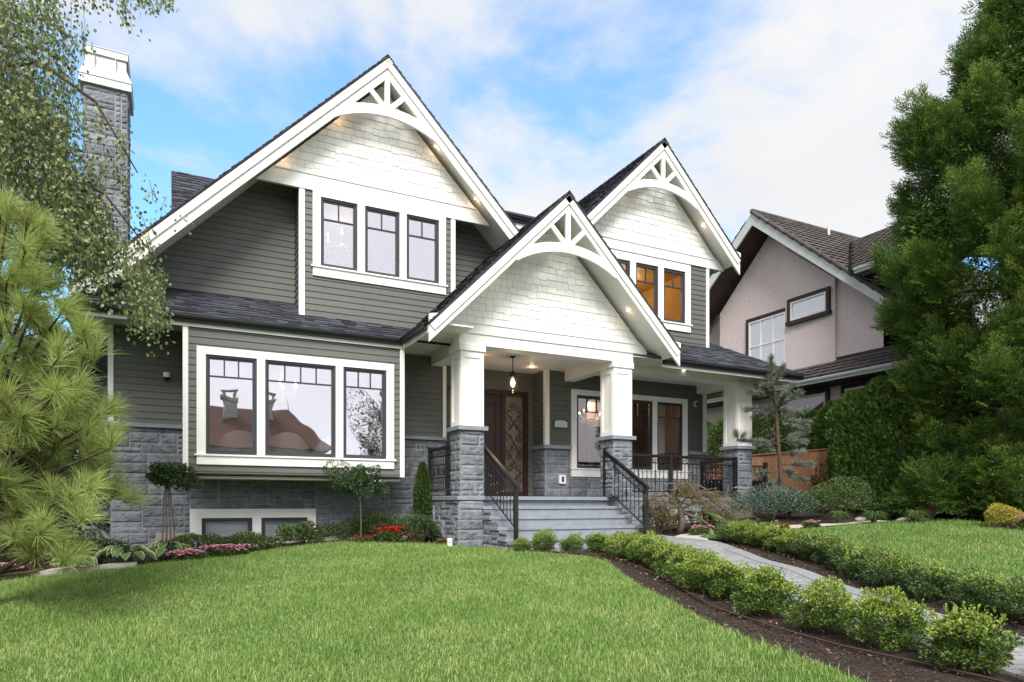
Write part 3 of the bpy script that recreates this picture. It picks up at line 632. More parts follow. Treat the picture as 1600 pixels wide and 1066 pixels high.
mb = MB(); mb.yz([(15.6, 6.9), (18.0, 9.3), (18.0, 6.9)], 0.09, 0.14); mb.build('dormer_cheek', 'siding', H)
# low roof with its own gutter between the two gables
mb = MB(); mb.box(6.2, 9.6, 14.32, 17.5, 8.37, 8.42); mb.build('roof', 'roof', H)
# ---- soffits, fascias, gutters
def one(name, mat, *boxes):
    for q in boxes:
        m_ = MB(); m_.box(*q); m_.build(name, mat, H)
def gutter(mb, p0, p1, outv, hh=0.115, ww=0.105):
    p0, p1, o = Vector(p0), Vector(p1), Vector(outv); Z = Vector((0, 0, 1))
    prof = [(0.0, 0), (0.55, 0), (0.62, .25), (0.9, .55), (1.0, .82), (1.0, 1.0), (0.93, 1.0), (0.85, .82), (0.5, .12), (0.05, .12), (0.0, 1)]
    front = [p0 + o * a * ww + Z * b * hh for a, b in prof]; mb.prism(front, p1 - p0)
one('soffit', 'soffit', (-1.45, 4.14, 12.87, W0 + .05, 4.69, 4.72), (4.14, 5.0, 11.42, 12.035, 4.735, 4.76), (9.05, 14.06, 11.97, 14.35, 4.715, 4.73), (13.2, 14.06, 14.36, 18, 4.715, 4.73), (-1.45, -0.9, W0 + .06, 19, 4.69, 4.72))
one('porch_ceiling', 'soffit', (4.14, 9.9, 12.04, 14.85, 4.735, 4.76))
one('fascia', 'white', (-1.47, 4.10, 12.85, 12.87, 4.55, 4.73), (4.115, 4.14, 11.41, 12.872, 4.55, 4.72), (9.80, 14.09, 11.93, 11.955, 4.55, 4.70), (14.065, 14.09, 11.957, 18, 4.55, 4.70), (-1.49, -1.471, 12.872, 19, 4.55, 4.73), (6.4, 9.4, 14.46, 14.48, 8.12, 8.25))
for p0, p1, ov in (((-1.60, 12.849, 4.61), (4.10, 12.849, 4.61), (0, -1, 0)), ((4.114, 12.73, 4.61), (4.114, 11.43, 4.61), (-1, 0, 0)), ((9.80, 11.929, 4.61), (14.20, 11.929, 4.61), (0, -1, 0)),
                   ((14.091, 11.93, 4.61), (14.091, 18, 4.61), (1, 0, 0)), ((6.3, 14.459, 8.25), (9.3, 14.459, 8.25), (0, -1, 0))):
    mb = MB(); gutter(mb, p0, p1, ov); mb.build('gutter', 'gutter', H)

# ---- columns
def column(x0, y0, w_=0.485, zc=2.945, ztop=4.45, zbot=1.66, seed=1):
    x1, y1 = x0 + w_, y0 + w_
    mb = MB(); i = .012
    mb.box(x0 + i, x1 - i, y0 + i, y1 - i, zc + .06, ztop)
    for (a0, a1, b0, b1) in ((x0, x0 + .085, y0, y0 + .04), (x1 - .085, x1, y0, y0 + .04)):       # stiles on the front
        mb.box(a0, a1, b0 - .006, b1, zc + .06, ztop)
    mb.box(x0 + .085, x1 - .085, y0 - .0055, y0 + .03, zc + .06, zc + .16); mb.box(x0 + .085, x1 - .085, y0 - .0055, y0 + .03, ztop - .13, ztop)
    for sx in (x0 - .006, x1 - .03):                                                             # and on both sides
        mb.box(sx, sx + .036, y0 + .04, y0 + .11, zc + .06, ztop); mb.box(sx, sx + .036, y1 - .085, y1, zc + .06, ztop)
        mb.box(sx + .0005, sx + .0355, y0 + .11, y1 - .085, zc + .06, zc + .16); mb.box(sx + .0005, sx + .0355, y0 + .11, y1 - .085, ztop - .13, ztop)
    col = mb.build('column', 'white', H)
    mb = MB(); mb.bbox(x0 - .035, x1 + .035, y0 - .035, y1 + .035, ztop, 4.575, .006); mb.build('capital', 'white', col)
    mb = MB(); mb.bbox(x0 - .07, x1 + .07, y0 - .07, y1 + .07, zc - .02, zc + .06, .006); mb.build('stone_cap', 'sawn', col)
    mb = MB(); h = zc - .02 - zbot
    stones(mb, w_ + .01, h, (x0 - .005, y0 - .002, zbot), (1, 0, 0), (0, -1, 0), seed=seed, sizes=[(5, 2), (5, 1), (5, 2), (4, 2), (3, 2), (2, 2), (2, 1)])
    stones(mb, w_ + .01, h, (x0 - .002, y1 + .005, zbot), (0, -1, 0), (-1, 0, 0), seed=seed + 1, sizes=[(5, 2), (5, 1), (3, 2), (2, 2)])
    stones(mb, w_ + .01, h, (x1 + .002, y0 - .005, zbot), (0, 1, 0), (1, 0, 0), seed=seed + 2, sizes=[(5, 2), (5, 1), (3, 2), (2, 2)])
    stones(mb, w_ + .01, h, (x1 + .005, y1 + .002, zbot), (-1, 0, 0), (0, 1, 0), seed=seed + 3)
    mb.build('pedestal', ['stone', 'mortar'], col)
column(4.985, 12.0, seed=71); column(8.53, 12.0, zc=2.92, seed=75); column(12.73, 12.6, zc=2.91, ztop=4.43, seed=79)
for q in ((4.955, 9.05, 12.0, 12.30, 4.575, 4.80), (5.08, 5.36, 12.30, W0 - .005, 4.50, 4.74), (8.64, 8.90, 12.30, RW - .005, 4.50, 4.738), (9.05, 13.25, 12.62, 13.02, 4.545, 4.72), (12.83, 13.11, 13.02, RW - .005, 4.50, 4.716)):
    mb = MB(); mb.box(*q); mb.build('beam', 'white', H)
# ---- windows
def window(name, x0, x1, zt, zo1, zo0, zb, y, ops, cols, tz, glass, sill=True, vent=False, label=None, apron=0.115):
    """casing x0..x1, top zt, openings zo0..zo1, apron down to zb; ops = list of (xa, xb)"""
    mb = MB(); f, b = y - .042, y + .05
    mb.box(x0, x1, f, b, zo1, zt); mb.box(x0, x1, f - .002, b, zb, zo0 - .035) if sill else mb.box(x0, x1, f, b, zb, zo0)
    lo = zo0 - .035 if sill else zo0
    edges = [x0] + [v for o in ops for v in o] + [x1]
    for k in range(0, len(edges), 2): mb.box(edges[k], edges[k + 1], f + .0015, b, lo, zo1)
    if sill: mb.box(x0 - .035, x1 + .035, f - .03, y, zo0 - .035, zo0 - .004)
    o = mb.build(name, 'white', H)
    if label: o['label'] = label
    for k, (xa, xb) in enumerate(ops):
        mb = MB(); s0, s1 = y - .018, y + .06; t = .038
        mb.box(xa, xb, s0, s1, zo1 - t, zo1); mb.box(xa, xb, s0, s1, zo0, zo0 + t); mb.box(xa, xa + t, s0 + .001, s1, zo0 + t, zo1 - t); mb.box(xb - t, xb, s0 + .001, s1, zo0 + t, zo1 - t)
        u, t2 = t + .004, .03                                    # inner sash
        mb.box(xa + t, xb - t, s0 + .022, s1, zo1 - t - t2, zo1 - t); mb.box(xa + t, xb - t, s0 + .022, s1, zo0 + t, zo0 + t + t2)
        mb.box(xa + t, xa + t + t2, s0 + .0225, s1, zo0 + t + t2, zo1 - t - t2); mb.box(xb - t - t2, xb - t, s0 + .0225, s1, zo0 + t + t2, zo1 - t - t2)
        g0, g1 = xa + t + t2, xb - t - t2
        n = cols[k]
        if tz:
            mb.box(g0, g1, s0 + .030, s1 - .01, tz - .013, tz + .013)
            for i in range(1, n):
                xm = g0 + (g1 - g0) * i / n; mb.box(xm - .011, xm + .011, s0 + .0305, s1 - .01, tz + .013, zo1 - t - t2)
        mb.build('sash', 'sash', o)
        mb = MB(); mb.box(g0 - .01, g1 + .01, s0 + .050, s0 + .056, zo0 + t + t2 - .01, zo1 - t - t2 + .01); mb.build('pane', glass, o)
    return o
window('window', 0.44, 3.94, 4.232, 4.10, 2.375, 2.19, 12.9, [(0.584, 1.418), (1.556, 2.813), (2.952, 3.79)], [3, 4, 3], 3.735, 'glass_sky', label='wide triple window of the ground floor bay')
window('window', 2.488, 5.226, 7.562, 7.455, 6.115, 5.915, 13.42, [(2.638, 3.354), (3.502, 4.219), (4.363, 5.075)], [2, 2, 2], 7.05, 'glass_up', label='triple window under the big left gable')
window('window', 8.86, 11.511, 7.39, 7.21, 5.93, 5.735, 12.98, [(9.01, 9.68), (9.84, 10.51), (10.67, 11.345)], [2, 2, 2], 6.80, 'glass', label='amber lit triple window under the right gable')
window('window', 8.82, 12.49, 4.325, 4.195, 2.395, 2.18, RW, [(8.972, 9.94), (10.09, 11.31), (11.46, 12.32)], [3, 3, 3], 3.80, 'glass', label='triple window behind the porch railing')
window('window', 0.36, 2.637, 1.41, 1.24, 0.78, 0.66, W0, [(0.56, 1.445), (1.608, 2.475)], [1, 1], None, 'glass', sill=False, label='low basement window')
def room(name, x0, x1, y0, y1, z0, z1, mat):
    mb = MB(); t = .05
    mb.box(x0 - t, x1 + t, y1, y1 + t, z0 - t, z1 + t); mb.box(x0 - t, x0, y0, y1, z0, z1); mb.box(x1, x1 + t, y0, y1, z0, z1)
    mb.box(x0 - t, x1 + t, y0, y1, z0 - t, z0); mb.box(x0 - t, x1 + t, y0, y1, z1, z1 + t)
    return mb.build(name, mat, H)
room('room', 0.35, 4.05, 12.99, 17.0, 2.0, 4.5, 'room'); room('room', 2.4, 5.3, 13.49, 16.5, 5.6, 7.54, 'room')
room('room', 8.75, 11.7, 13.05, 15.5, 5.45, 7.35, 'room_warm'); room('room', 8.5, 12.8, RW + .07, 17.0, 1.75, 4.6, 'room_warm')
room('room', 0.4, 2.7, W0 + .07, 15.5, 0.4, 1.4, 'room')
mb = MB(); mb.box(10.2, 12.4, 15.6, 15.66, 1.80, 4.3); mb.box(11.2, 11.3, 15.2, 15.6, 1.8, 4.3); mb.build('interior_doorway', 'room_dark', H)
# pale blinds of the basement window
mb = MB()
for k in range(11): mb.box(0.6, 2.44, W0 + .10, W0 + .125, .80 + k * .042, .835 + k * .042)
mb.build('window_blind', 'white', H)
# ---- entrance: door with two scrolled side lights
mb = MB(); yd = 14.8; fr = .06
xe = [5.76, 5.98, 6.18, 7.22, 7.32, 7.76, 7.93]
mb.box(5.76, 7.93, yd - .05, yd + .06, 4.14, 4.26); mb.box(5.76, 5.86, yd - .049, yd + .06, 1.66, 4.14); mb.box(7.80, 7.93, yd - .049, yd + .06, 1.66, 4.14)
mb.box(6.10, 6.20, yd - .048, yd + .06, 1.66, 4.14); mb.box(7.20, 7.31, yd - .048, yd + .06, 1.66, 4.14)
mb.box(5.86, 6.10, yd - .03, yd + .05, 1.66, 1.82); mb.box(7.31, 7.80, yd - .03, yd + .05, 1.66, 1.80)
fro = mb.build('door_frame', 'door', H)
mb = MB(); xa, xb = 6.20, 7.20
mb.box(xa, xb, yd - .01, yd + .04, 1.675, 4.13)
mb.box(xa, xa + .14, yd - .028, yd - .009, 1.675, 4.13); mb.box(xb - .14, xb, yd - .028, yd - .009, 1.675, 4.13)
for z0, z1 in ((1.675, 1.95), (2.55, 2.72), (3.92, 4.13)): mb.box(xa + .14, xb - .14, yd - .027, yd - .009, z0, z1)
for z0, z1 in ((2.02, 2.48), (2.79, 3.85)):
    mb.bbox(xa + .20, xb - .20, yd - .022, yd - .009, z0, z1, .004)
do = mb.build('front_door', 'door', H)
mb = MB(); mb.tube([(6.29, yd - .03, 2.62), (6.29, yd - .09, 2.62), (6.29, yd - .09, 2.86), (6.29, yd - .03, 2.86)], .012); mb.build('door_handle', 'black', do)
for xa, xb, zb, seed in ((5.86, 6.10, 1.82, 1), (7.31, 7.80, 1.80, 2)):
    mb = MB(); mb.box(xa, xb, yd + .005, yd + .012, zb, 4.14); gl = mb.build('side_light', 'frosted', H)
    mb = MB(); xm, hw, yy = (xa + xb) / 2, (xb - xa) / 2 - .012, yd - .006
    def spiral(cx, cz_, r0, turns, a0, sg, n=20): return [(cx + sg * r0 * (1 - .78 * i / n) * math.cos(a0 + turns * 2 * math.pi * i / n), yy, cz_ + r0 * (1 - .78 * i / n) * math.sin(a0 + turns * 2 * math.pi * i / n)) for i in range(n + 1)]
    z = zb + .14; k = 0
    while z < 4.08:
        for sg in (-1, 1):
            rr = hw * (.46 if k % 3 else .34)
            mb.tube(spiral(xm + sg * hw * .50, z, rr, 1.5, -math.pi / 2 if k % 2 else math.pi / 2, sg), .0065, 5)
            mb.tube([(xm + sg * hw * (.95 - .9 * abs(math.sin(j / 6 * math.pi / 2 + (k % 2) * math.pi / 2))), yy, z + (j - 3) * .055) for j in range(7)], .006, 5)
        z += .26 if k % 3 else .2; k += 1
    mb.build('iron_scroll', 'iron', gl)
mb = MB(); mb.box(5.8, 7.95, 14.95, 15.0, 1.6, 4.3); mb.build('hall_wall', 'room_warm', H)
# ---- railings
def balusters(mb, p0, p1, zb0, zb1, zt0, zt1, n, pat, low=True):
    """a rail panel from p0 to p1 in plan; bottom and top rail heights at both ends"""
    p0, p1 = Vector(p0), Vector(p1); d = (p1 - p0); L_ = d.length; dn = d.normalized()
    P = lambda t, z: (p0.x + d.x * t, p0.y + d.y * t, z)
    zb = lambda t: zb0 + (zb1 - zb0) * t; zt = lambda t: zt0 + (zt1 - zt0) * t
    mb.tube([P(0, zt(0)), P(1, zt(1))], .030, 8); mb.tube([P(0, zt(0) + .022), P(1, zt(1) + .022)], .026, 8)
    mb.tube([P(0, zb(0)), P(1, zb(1))], .017, 4); mb.tube([P(0, zt(0) - .15), P(1, zt(1) - .15)], .015, 4)
    for i in range(n):
        t = (i + .5) / n
        a, b = zb(t), zt(t) - .15
        mb.tube([P(t, a), P(t, b)], .0095, 5)
        mid = (a + b) / 2
        if pat and i % 4 == 1:                                   # basket motif
            for s_ in (-1, 1):
                mb.tube([P(t + s_ * .028 / L_ * math.sin(math.pi * j / 6), mid - .13 + .26 * j / 6) for j in range(7)], .006, 4)
            for h in (-.14, .14): mb.tube([P(t - .02 / L_, mid + h), P(t + .02 / L_, mid + h)], .014, 5)
        elif pat:
            for h in ((0,) if i % 2 else (-.09, .09)): mb.tube([P(t, mid + h - .018), P(t, mid + h), P(t, mid + h + .018)], [.010, .021, .010], 6)
    k = max(2, int(L_ / .13))                                    # scroll frieze under the handrail
    for i in range(k):
        t = (i + .5) / k; zc_ = zt(t) - .082; r0 = .050
        mb.tube([P(t + r0 / L_ * math.cos(a_), zc_ + (zt1 - zt0) / 1 * (r0 / L_ * math.cos(a_)) + r0 * math.sin(a_)) for a_ in [q * math.pi / 6 * (1 if i % 2 else -1) + .6 for q in range(11)]], .007, 4)
        mb.tube([P(t + .25 * r0 / L_ + .5 * r0 / L_ * math.cos(a_), zc_ + .5 * r0 * math.sin(a_)) for a_ in [q * math.pi / 3 for q in range(6)]], .006, 4)
def post(mb, x, y, z0, z1, w_=.028):
    mb.bbox(x - w_, x + w_, y - w_, y + w_, z0, z1, .004); mb.bbox(x - w_ - .007, x + w_ + .007, y - w_ - .007, y + w_ + .007, z1, z1 + .018, .004)
def railing(panels, posts, label=None):
    mb = MB()
    for a in panels: balusters(mb, *a)
    for a in posts: post(mb, *a)
    o = mb.build('railing', 'black', H)
    if label: o['label'] = label
for x, lab in ((5.60, 'black iron handrail sloping down the left side of the steps'), (8.52, 'black iron handrail sloping down the right side of the steps')):
    railing([((x, 12.29, 0), (x, 10.90, 0), 1.83, 1.06, 2.62, 1.84, 10, True)], [(x, 12.30, 1.66, 2.70, .034), (x, 10.88, 0.875, 1.86, .034)], lab)
    mb = MB(); mb.prism([(x - .035, 12.28, 2.63), (x + .035, 12.28, 2.63), (x + .035, 10.80, 1.80), (x - .035, 10.80, 1.80)], (0, 0, .045)); mb.build('handrail', 'black', H)
railing([((5.03, 12.50, 0), (5.03, 13.80, 0), 1.80, 1.80, 2.64, 2.64, 11, False)], [(5.03, 13.81, 1.66, 2.70, .036)], 'short black railing between left column and house wall')
mb = MB()
for zz in (2.05, 2.32): mb.tube([(5.03, 12.50, zz), (5.03, 13.80, zz)], .011, 4)
for k in range(4):
    yk = 12.72 + k * .29
    for r0 in (.05, .028): mb.tube([(5.03, yk + r0 * math.cos(q), 2.18 + 1.9 * r0 * math.sin(q)) for q in [j * math.pi / 5 for j in range(11)]], .007, 4)
mb.build('railing_scroll', 'black', H)
railing([((9.02, 12.66, 0), (10.62, 12.66, 0), 1.80, 1.80, 2.62, 2.62, 13, True), ((10.66, 12.66, 0), (12.70, 12.66, 0), 1.80, 1.80, 2.62, 2.62, 17, True)],
        [(10.64, 12.66, 1.66, 2.66, .036), (12.66, 12.60, 1.66, 2.66, .036)], 'long black railing with baskets along the porch front')
railing([((12.98, 13.09, 0), (12.98, 14.15, 0), 1.80, 1.80, 2.62, 2.62, 14, True)], [(12.98, 13.12, 1.66, 2.66, .036), (12.98, 14.14, 1.66, 2.66, .036)], 'side railing from the far right column to the wall')
# ---- chimney
mb = MB(); x0, x1, y0, y1 = -1.46, -0.72, 15.5, 16.3
stones(mb, x1 - x0, 9.68 - 3.0, (x0, y0, 3.0), (1, 0, 0), (0, -1, 0), seed=91, unit=.105); stones(mb, y1 - y0, 6.68, (x0, y1, 3.0), (0, -1, 0), (-1, 0, 0), seed=92, unit=.105); stones(mb, y1 - y0, 6.68, (x1, y0, 3.0), (0, 1, 0), (1, 0, 0), seed=93, unit=.105)
mb.box(x0 + .01, x1 - .01, y0 + .01, y1, .3, 9.68, 1)
ch = mb.build('chimney', ['stone', 'mortar'], H)
mb = MB(); e = .075
mb.box(x0 - e, x1 + e, y0 - e, y1 + e, 9.68, 9.83); mb.box(x0 - e - .012, x1 + e + .012, y0 - e - .012, y1 + e + .012, 9.83, 9.852)
lo = [(x0 - e, y0 - e), (x1 + e, y0 - e), (x1 + e, y1 + e), (x0 - e, y1 + e)]; hi = [(x0 + .02, y0 + .02), (x1 - .02, y0 + .02), (x1 - .02, y1 - .02), (x0 + .02, y1 - .02)]
vs = [(x, y, 9.852) for x, y in lo] + [(x, y, 10.12) for x, y in hi]; mb.add(vs, [(i, (i + 1) % 4, 4 + (i + 1) % 4, 4 + i) for i in range(4)])
mb.box(x0 + .02, x1 - .02, y0 + .02, y1 - .02, 10.121, 10.30); mb.box(x0 - .012, x1 + .012, y0 - .012, y1 + .012, 10.30, 10.43); mb.box(x0 - .022, x1 + .022, y0 - .022, y1 + .022, 10.43, 10.448)
for xs_ in (-1.28, -0.92): mb.box(xs_ - .006, xs_ + .006, y0 - .035, y0 + .01, 9.95, 10.29)
mb.build('chimney_cap', 'lead', ch)
# ---- lit downlights in soffits and porch ceiling
def downlight(x, y, z, r=.04, power=0.0, dirn=None):
    mb = MB(); mb.lathe(x, y, [(r * 1.35, z), (r * 1.35, z - .006), (r, z - .006)], 14, 0); mb.lathe(x, y, [(r, z - .004), (.001, z - .004)], 14, 1)
    mb.build('downlight', ['white', 'downlight'], H)
    if power:
        l = bpy.data.lights.new('downlight_glow', 'POINT'); l.energy = power; l.color = (1, .62, .34); l.shadow_soft_size = .03
        o = bpy.data.objects.new('downlight_glow', l); C.objects.link(o); o.location = (x, y, z - .05); o.parent = H; o.location = Vector((x, y, z - .06)) - H.location
downlight(7.65, 14.05, 4.733, .035, .4); downlight(6.0, 13.4, 4.733, .035, .4)
for x, s_ in ((2.95, 1), (4.95, 1), (5.85, 1), (1.92, 1)): downlight(x, 13.25, ZL - .20 - abs(x - XL) - .02, .03, .2)
for x in (11.75, 9.4): downlight(x, 12.78, ZR - .20 - abs(x - XR) - .02, .03, .08)
for x in (8.72, 5.6): downlight(x, 11.75, 7.55 - .20 - abs(x - 7.0) - .02, .03, .08)
for x in (2.6, 11.0): downlight(x, 12.6 if x > 9 else 13.3, 4.71 if x > 9 else 4.688, .035)

# ================================================================== the neighbouring house
nb = empty('neighbour_house', (20.5, 15.0, 1.4), 'pink grey stucco house with brown tiled roof beyond the hedge', 'house')
XB, XW = 17.5, 18.4; AY, AZ = 16.68, 11.28; PR, PL = 0.857, 0.80
mb = MB()
mb.yz([(19.1, 5.6), (19.1, 8.62), (AY, AZ - .45), (11.25, AZ - .45 - (AY - 11.25) * PR), (11.25, 5.6)], XW, XW + .2)
mb.yz([(16.0, 5.6), (16.0, 10.0), (14.12, 8.46), (14.12, 5.6)], XW - .10, XW - .001)
mb.box(17.72, 17.9, 8.8, 21, 1.0, 5.3); mb.box(XW + .2, 26, 11.25, 11.45, 1.0, 8.2); mb.box(XW, XW + .2, 11.26, 12.6, 5.6, 8.0)
mb.box(XW + .5, XW + .7, 19.101, 22, 4, 8.8)
mb.build('stucco_wall', 'stucco', nb)
mb = MB()
for k in range(24):                                              # planked underside of the deep verge
    xa = XB + .07; 
    for sgn, p, yl in ((-1, PR, 11.6), (1, PL, 21.6)):
        n = abs(yl - AY); a, b = n * k / 24, n * (k + 1) / 24 - .006
        mb.prism([(xa, AY + sgn * a, AZ - .36 - a * p), (XW + .15, AY + sgn * a, AZ - .36 - a * p), (XW + .15, AY + sgn * b, AZ - .36 - b * p), (xa, AY + sgn * b, AZ - .36 - b * p)], (0, 0, .03))
mb.build('verge_soffit', 'plank', nb)
mb = MB()
for sgn, p, yl in ((-1, PR, 11.66), (1, PL, 21.6)):
    n = abs(yl - AY); mb.yz([(AY, AZ), (AY + sgn * n, AZ - n * p), (AY + sgn * n, AZ - n * p - .32), (AY, AZ - .40)], XB, XB + .06)
mb.build('barge_board', 'lead', nb)
def tiles(mb, O, U, V, w_, h, lip=.035, row=.33, tap0=0.0, tap1=0.0):
    """rows of concrete tiles, each row a wedge; tap0/tap1 shorten the rows with height at both ends"""
    O, U, V = Vector(O), Vector(U).normalized(), Vector(V).normalized(); Nn = U.cross(V).normalized()
    if Nn.z < 0: Nn = -Nn
    n = int(h / row)
    for k in range(n):
        a0, a1 = tap0 * k / n, w_ - tap1 * k / n; x = a0 - (k % 2) * .15
        while x < a1:
            xa, xb = max(a0, x), min(a1, x + .30); x += .304
            if xb - xa < .02: continue
            P = lambda u, v, o_: O + U * u + V * v + Nn * o_
            xm = (xa + xb) / 2
            mb.add([P(xa, k * row, .045), P(xb, k * row, .045), P(xb, (k + 1) * row, .012), P(xa, (k + 1) * row, .012), P(xa, k * row, 0), P(xb, k * row, 0), P(xm, k * row, .058), P(xm, (k + 1) * row, .024)],
                   [(0, 6, 7, 3), (6, 1, 2, 7), (4, 5, 1, 6), (4, 6, 0)])
    mb.add([O + Nn * -.01, O + U * w_ + Nn * -.01, O + U * (w_ - tap1) + V * h + Nn * -.01, O + U * tap0 + V * h + Nn * -.01], [(0, 1, 2, 3)])
mb = MB()
hR = (AY - 11.62); tiles(mb, (XB - .02, AY - hR, AZ - hR * PR + .03), (1, 0, 0), (0, 1, PR), 9.5, hR * math.hypot(1, PR) - .02)
hL_ = 4.9; tiles(mb, (XB + 9.5, AY + hL_, AZ - hL_ * PL + .03), (-1, 0, 0), (0, -1, PL), 9.5, hL_ * math.hypot(1, PL) - .02)
tiles(mb, (17.15, 12.80, 8.08), (0, -1, 0), (1, 0, .62), 5.1, 5.2, tap0=-3.1, tap1=1.5)          # hipped wing
tiles(mb, (17.0, 21.0, 5.24), (0, -1, 0), (1, 0, .52), 12.2, 1.60)                               # skirt roof over the ground floor
nbr = mb.build('roof', 'tile', nb)
mb = MB()
for i in range(16):
    a = i * .34; 
    mb.tube([(XB - .01, AY - a, AZ - a * PR + .055), (XB - .01, AY - a - .36, AZ - (a + .36) * PR + .03)], [.060, .072], 8)
for i in range(27): mb.tube([(XB - .02 + i * .35, AY, AZ + .06), (XB + .36 + i * .35, AY, AZ + .045)], [.085, .10], 8)
mb.build('ridge_tile', 'tile', nbr)
mb = MB(); mb.box(17.0, 17.9, 8.8, 21, 5.02, 5.05); mb.box(17.3, 18.4, 7.7, 12.5, 7.86, 7.90); mb.build('eaves_soffit', 'brown', nb)
mb = MB(); gutter(mb, (17.0, 21, 5.05), (17.0, 8.8, 5.05), (-1, 0, 0), .15, .13); gutter(mb, (17.12, 12.55, 7.93), (17.12, 7.7, 7.93), (-1, 0, 0), .14, .12)
mb.build('gutter', 'lead', nb)
mb = MB(); mb.box(18.385, 18.46, 11.9, 19.1, 5.93, 6.03); mb.build('flashing', 'brown', nb)
mb = MB(); mb.tube([(20.8, 16.3, 10.6), (20.8, 16.3, 11.3)], .05, 8); mb.build('vent_pipe', 'lead', nb)
M['glass_nb'] = glassmat('neighbour_glass', 0.30)
def nwin(ya, yb, z0, z1, x, ny, nz_, trim, kind='glass_nb'):
    mb = MB(); f = .06
    mb.box(x - .05, x + .05, ya, yb, z0, z0 + f); mb.box(x - .05, x + .05, ya, yb, z1 - f, z1); mb.box(x - .0505, x + .05, ya, ya + f, z0 + f, z1 - f); mb.box(x - .0505, x + .05, yb - f, yb, z0 + f, z1 - f)
    for i in range(1, ny): y = ya + (yb - ya) * i / ny; mb.box(x - .04, x + .04, y - .02, y + .02, z0 + f, z1 - f)
    for i in range(1, nz_): z = z0 + (z1 - z0) * i / nz_; mb.box(x - .041, x + .04, ya + f, yb - f, z - .02, z + .02)
    o = mb.build('window', 'white', nb)
    mb = MB(); mb.box(x - .012, x - .006, ya + .03, yb - .03, z0 + .03, z1 - .03); mb.build('pane', kind, o)
    mb = MB(); mb.box(x - .004, x + .02, ya + .02, yb - .02, z0 + .02, z1 - .02); mb.build('blind', 'white' if kind == 'glass_nb' else 'room_dark', o)
    mb = MB(); t = .12
    for e in trim:
        if e == 't': mb.box(x - .06, x + .04, ya - t, yb + t, z1 + .001, z1 + t)
        if e == 'b': mb.box(x - .09, x + .04, ya - t - .04, yb + t + .04, z0 - t, z0 - .001)
        if e == 'l': mb.box(x - .0595, x + .04, yb + .001, yb + t, z0, z1)
        if e == 'r': mb.box(x - .0595, x + .04, ya - t, ya - .001, z0, z1)
    mb.build('trim', 'brown', o); return o
nwin(16.02, 17.62, 6.12, 7.92, XW - .03, 3, 2, 'tl'); nwin(14.38, 15.74, 7.50, 8.12, XW - .13, 1, 1, 'tblr')
nwin(13.95, 15.6, 3.6, 4.87, 17.70, 1, 1, 'tlr', 'glass'); nwin(12.3, 13.3, 3.6, 4.87, 17.70, 1, 1, 'tlr', 'glass')
mb = MB(); mb.box(20.9, 21.9, 11.19, 11.26, 6.0, 7.3); mb.box(20.2, 20.82, 11.19, 11.26, 6.0, 7.3); fw = mb.build('window', 'white', nb)
mb = MB(); mb.box(20.98, 21.82, 11.175, 11.185, 6.08, 7.22); mb.box(20.28, 20.74, 11.175, 11.185, 6.08, 7.22); mb.build('pane', 'glass_up', fw)

# ================================================================== the house across the road, seen mirrored in the bay window
oh = empty('opposite_house', (6.0, -22.0, -0.2), 'brown hip roofed house across the road, mirrored in the bay window', 'house')
mb = MB(); mb.box(1.0, 9.4, -28, -20.6, -0.6, 5.2); mb.build('wall', 'beige', oh)
mb = MB()
mb.add([(-1.2, -20, 5.2), (10.0, -20, 5.2), (10.0, -28.6, 5.2), (-1.2, -28.6, 5.2), (3.0, -24.0, 8.2), (7.6, -24.0, 8.2)], [(0, 1, 5, 4), (1, 2, 5), (2, 3, 4, 5), (3, 0, 4)])
orf = mb.build('roof', 'terracotta', oh)
for x in (3.6, 6.1):
    mb = MB(); mb.box(x - .34, x + .34, -23.2, -22.5, 6.4, 8.5); mb.box(x - .42, x + .42, -23.28, -22.42, 8.5, 8.62); mb.box(x - .26, x - .14, -23.1, -22.6, 8.62, 8.95); mb.box(x + .14, x + .26, -23.1, -22.6, 8.62, 8.95); mb.box(x - .36, x + .36, -23.2, -22.5, 8.95, 9.02)
    mb.build('chimney', 'beige', orf)
mb = MB(); mb.tube([(7.6, -24, 8.1), (7.6, -24, 8.9)], [.06, .01], 6); mb.build('finial', 'lead', orf)
mb = MB()
for x in (2.2, 4.6, 7.0): mb.box(x, x + 1.2, -20.62, -20.55, 2.0, 3.8)
mb.build('window', 'sash', oh)

# ================================================================== fence and gate
fe = empty('fence', (16.0, 14.4, 1.4), 'tan cedar board fence running back between the hedge and the porch', 'fence')
mb = MB(); y = 12.1
fr_ = random.Random(5)
while y < 17.4:
    h = 2.96 + .02 * fr_.random(); x = 15.98 + fr_.uniform(-.006, .006); mb.box(x, x + .02, y, y + .137, 0.9, h); y += .142
mb.build('boards', 'cedar', fe)
mb = MB(); mb.box(15.955, 16.05, 12.05, 17.4, 2.985, 3.02); mb.box(16.005, 16.05, 12.05, 17.4, 1.6, 1.7); mb.build('cap_rail', 'cedar', fe)
for yy in (12.1, 14.5, 17.0):
    mb = MB(); mb.box(16.01, 16.10, yy, yy + .09, .9, 3.0); mb.build('fence_post', 'cedar', fe)
ga = empty('gate', (14.6, 14.6, 1.4), 'black metal side gate between the porch and the cedar fence', 'gate')
mb = MB()
for i in range(14): mb.tube([(13.34 + i * .19, 14.6, 1.15), (13.34 + i * .19, 14.6, 2.62)], .012, 5)
for zz in (1.25, 1.95, 2.38, 2.62): mb.tube([(13.3, 14.6, zz), (15.9, 14.6, zz)], .022, 5)
mb.box(13.3, 15.9, 14.62, 14.64, 1.15, 2.2)
for i in range(13):
    mb.tube([(13.44 + i * .19 + .06 * math.cos(q), 14.6, 2.5 + .09 * math.sin(q)) for q in [j * math.pi / 5 for j in range(11)]], .009, 4)
mb.build('leaf', 'black', ga)
